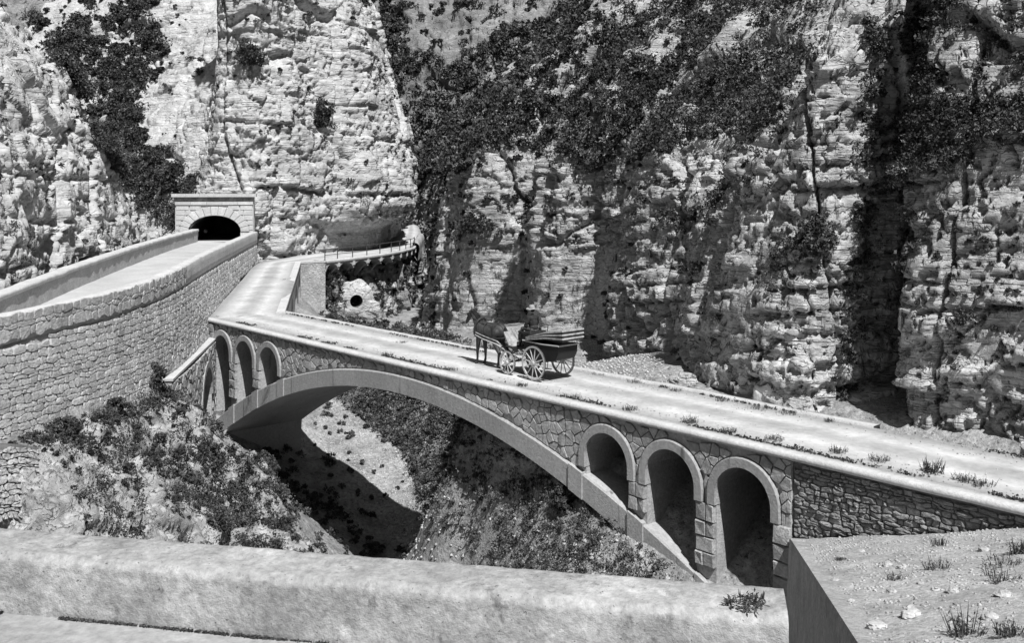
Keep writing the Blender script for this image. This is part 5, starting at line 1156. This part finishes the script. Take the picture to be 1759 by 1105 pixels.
def bush(name, label, px, py, names, r, h, tol=8, material='foliage', leaf=.13, n=60):
    p = surf_hit(px, py, names, tol)
    if p is None: return
    t = thing(name, label, 'bush', p); m = MB(); cl = []
    for k in range(5):
        a = random.uniform(0, 6.28); tip = (p[0] + r * .6 * math.cos(a), p[1] + r * .6 * math.sin(a), p[2] + h * random.uniform(.5, .9)); m.tube([p, ((p[0] + tip[0]) / 2 + .05, (p[1] + tip[1]) / 2, p[2] + h * .35), tip], .035 * r + .01, 5, .012)
    m.build('stem', 'bark', t)
    for k in range(n):
        a = random.uniform(0, 6.28); q = random.random() ** .5; zz = random.random(); w_ = (1 - abs(zz - .45) * 1.2); cl.append((p[0] + r * q * w_ * math.cos(a), p[1] + r * q * w_ * math.sin(a), p[2] + h * zz, r * random.uniform(.16, .34)))
    leaf_mass('crown', cl, 26, leaf, material, t)
bush('bush', 'dark round bush on the cliff at upper left of the tunnel portal', 285, 322, ['cliff_tunnel', 'cliff_left'], 1.7, 2.4, 14, leaf=.2, n=90)
bush('bush', 'smaller dark bush touching the cornice corner of the tunnel portal', 318, 318, ['cliff_tunnel', 'cliff_left'], 1.0, 1.4, 14, leaf=.18)
bush('bush', 'dark bush high on the pale cliff above the tunnel', 425, 100, ['cliff_tunnel'], 1.5, 1.5, 10, leaf=.18, n=70)
bush('bush', 'dark bush in the crack of the cliff right of the tunnel', 556, 215, ['cliff_tunnel'], 1.1, 2.2, 10, leaf=.18, n=70)
bush('shrub', 'leafy shrub at the foot of the retaining wall beside the wing wall coping', 262, 668, ['gorge_ground'], .7, 1.0, 14, leaf=.1, n=70)
bush('shrub', 'small shrub at the foot of the retaining wall between two bushes', 205, 702, ['gorge_ground'], .45, .45, 14, leaf=.09, n=40)
bush('shrub', 'low dark shrub spreading on the ledge below the wall at far left', 110, 742, ['gorge_ground'], .6, .4, 14, leaf=.09, n=50)
bush('shrub', 'dark upright shrub on the ravine slope just below the arch ring near the first arch', 968, 872, ['gorge_ground'], .45, .8, 16, leaf=.09, n=60)
bush('shrub', 'dark shrub at the base of the end wall left of the culvert', 575, 556, ['gorge_ground', 'cliff_below_road'], 1.2, 1.0, 16, leaf=.15, n=60)
bush('bush', 'rounded bush on the rock ledge across the gorge above the horse', 815, 400, ['cliff_right'], 1.6, 1.3, 12, leaf=.16, n=70)
bush('bush', 'dark bush on the pale rock pillar beside the cleft', 1402, 440, ['cliff_right'], .8, .9, 12, leaf=.11, n=60)

def tuft(name, label, base, r, h, n, group=None, material='foliage', cat='grass tuft', leafy=.3):
    V = []; F = []
    for k in range(n):
        a = random.uniform(0, 6.28); q = r * random.random() ** .7; x, y = q * math.cos(a), q * math.sin(a) ; hh = h * random.uniform(.2, .75) * (1.3 if random.random() < .1 else 1); lean = random.uniform(.1, .6) * hh; b = random.uniform(0, 6.28); w_ = h * .014 + .0035
        i = len(V); tx, ty = x + lean * math.cos(a), y + lean * math.sin(a); V += [(x - w_ * math.cos(b), y - w_ * math.sin(b), -.02), (x + w_ * math.cos(b), y + w_ * math.sin(b), -.02), (tx * .6 + x * .4 + w_ * .7 * math.cos(b), ty * .6 + y * .4 + w_ * .7 * math.sin(b), hh * .6), (tx * .6 + x * .4 - w_ * .7 * math.cos(b), ty * .6 + y * .4 - w_ * .7 * math.sin(b), hh * .6), (tx, ty, hh)]; F += [(i, i + 1, i + 2, i + 3), (i + 3, i + 2, i + 4)]
        for _ in range(3):
            s_ = .02 + h * .05; cx, cy, cz = x * 1.1, y * 1.1, h * .45 * random.random(); d1, e1 = random.uniform(0, 6.28), random.uniform(-.6, .9); i = len(V); ux, uy, uz = math.cos(d1) * math.cos(e1), math.sin(d1) * math.cos(e1), math.sin(e1); V += [(cx, cy, cz), (cx + s_ * (ux - .3 * uy), cy + s_ * (uy + .3 * ux), cz + s_ * uz), (cx + 1.9 * s_ * ux, cy + 1.9 * s_ * uy, cz + 1.9 * s_ * uz), (cx + s_ * (ux + .3 * uy), cy + s_ * (uy - .3 * ux), cz + s_ * uz)]; F += [(i, i + 1, i + 2, i + 3)]
    me = bpy.data.meshes.new(name); me.from_pydata(V, [], F); me.update(); me.materials.append(MATS[material]); o = bpy.data.objects.new(name, me); COL.objects.link(o); o.location = base; return setp(o, label, cat, group)
near = [(437, 577, .3, .14), (468, 583, .3, .16), (665, 612, .35, .2), (775, 637, .35, .18), (895, 664, .35, .16), (985, 686, .35, .2), (1080, 706, .4, .2), (1185, 728, .25, .3), (1250, 744, .25, .2), (1330, 758, .32, .22), (1440, 779, .3, .25), (1510, 794, .35, .25), (1602, 815, .4, .5), (1690, 838, .4, .25), (1655, 829, .25, .3)]
near.sort()
for i, (px, py, r, h) in enumerate(near): r = min(r, .24); tuft('grass_tuft', 'weed tuft on the near edge of the bridge road, %s from its far end' % ORD[i], tuple(on_deck(px, py)[:2]) + (.03,), r, h, 60, 'weed tufts along the near road edge')
far = [(690, 590, .25, .12), (1030, 644, .3, .12), (1090, 658, .25, .18), (1160, 673, .2, .12), (1242, 690, .25, .18), (1300, 704, .35, .16), (1350, 712, .3, .14), (1425, 726, .15, .14)]
for i, (px, py, r, h) in enumerate(far): tuft('grass_tuft', 'weed tuft on the far edge of the bridge road, %s from its far end' % ORD[i], tuple(on_deck(px, py)[:2]) + (.03,), r, h, 45, 'weed tufts along the far road edge')
vt = RNG.uniform(1, 50, 2600); vn_ = np.abs(RNG.normal(0, .16, 2600)); vv = Bnp(vt, .3 + vn_, .05); kv = fbm(vv * .7, 3, 700) > .02
vf_ = Bnp(RNG.uniform(1, 44, 1500), DECK_W - .12 - np.abs(RNG.normal(0, .1, 1500)), .05); kf = fbm(vf_ * .7, 3, 701) > .0
vc = np.concatenate([np.concatenate([vv[kv], RNG.uniform(.02, .06, (kv.sum(), 1))], 1), np.concatenate([vf_[kf], RNG.uniform(.02, .06, (kf.sum(), 1))], 1)])
mass('verge_weeds', [vc], 7, .05, 'foliage', 'thin low weeds and dry litter along both edges of the bridge road', 'weeds')
gt = RNG.uniform(1, 48, 3000); gn = RNG.uniform(.3, DECK_W - .2, 3000); gk = np.abs(np.abs((gn - 2.2) / 2) - .36) > .1
pebble_mass('road_gravel', Bnp(gt[gk], gn[gk], .045), .008, .03, 'bank_soil', 'loose gravel scattered over the bridge road between the wheel tracks')
bend_t = sorted([(487, 482, .5, .2), (478, 505, .5, .2), (470, 520, .4, .15), (500, 460, .5, .2), (400, 540, .4, .15), (372, 546, .4, .15)])
for i, (px, py, r, h) in enumerate(bend_t): r = min(r, .3); q = on_deck(px, py) if py > 500 else P3(px, py, (CAM_Z - .45) * FPX / (py - HORIZ)); tuft('grass_tuft', 'weed tuft on the road bend behind the bridge, %s from the retaining wall' % ORD[i], (q[0], q[1], q[2]), r, h, 50, 'weed tufts on the road bend')
bank_t = sorted([(1609, 968, .3, .3), (1721, 958, .4, .35), (1721, 985, .35, .35), (1613, 925, .25, .3), (1659, 1092, .25, .5), (1745, 940, .2, .5), (1540, 985, .2, .15), (1740, 1090, .2, .3), (1440, 950, .12, .1)])
for i, (px, py, r, h) in enumerate(bank_t):
    q = surf_hit(px, py, ['bank_slope'], 14)
    if q: tuft('weed', 'weed growing on the stony bank slope, %s from its left edge' % ORD[i], q, r * .8, h * .8, 45, 'weeds on the bank', cat='weed', leafy=.6)
bm_u = RNG.uniform(FU0, FU1, 2600); bm_c = np.array([fpos(u, .512, 3.665) for u in bm_u]); bm_k = fbm(bm_c * 1.1, 3, 720) > -.35
mass('wall_foot_moss', [np.concatenate([bm_c[bm_k], RNG.uniform(.006, .02, (bm_k.sum(), 1))], 1)], 7, .016, 'foliage', 'thin dark line of moss along the foot of the foreground parapet', 'moss')
pq = P3(1285, 1046, 6.4); tuft('weed', 'dry weed lying on top of the foreground parapet near its end', (pq[0], pq[1], TOPZ - .005), .13, .09, 70, None, 'foliage', 'weed', .8)

# ------------------------------------------------------------------ words for the setting
for nm, lb, ct in (('cliff_tunnel', 'pale limestone cliff pierced by the road tunnel', 'cliff'), ('cliff_left', 'pale rock buttress rising beside the upper road at far left', 'cliff'), ('cliff_right', 'layered grey limestone cliff and mountainside across the gorge behind the bridge', 'cliff'),
                   ('cliff_far', 'distant dark mountainside closing the gorge at top centre', 'cliff'), ('cliff_below_road', 'dark streaked rock face below the overhanging road shelf', 'cliff'), ('gorge_ground', 'rocky ravine floor and slopes under the bridge', 'ground'),
                   ('road', 'pale dusty cart road over the bridge', 'road'), ('road_gorge', 'pale road bending from the bridge into the gorge', 'road'), ('road_upper', 'walled upper road climbing to the tunnel', 'road'), ('road_tunnel', 'road surface entering the tunnel mouth', 'road'),
                   ('viewpoint_road', 'strip of grey road below the foreground parapet', 'road'), ('bank_slope', 'stony pale bank at the lower corner beside the bridge end', 'bank')):
    if nm in bpy.data.objects: setp(bpy.data.objects[nm], lb, ct)
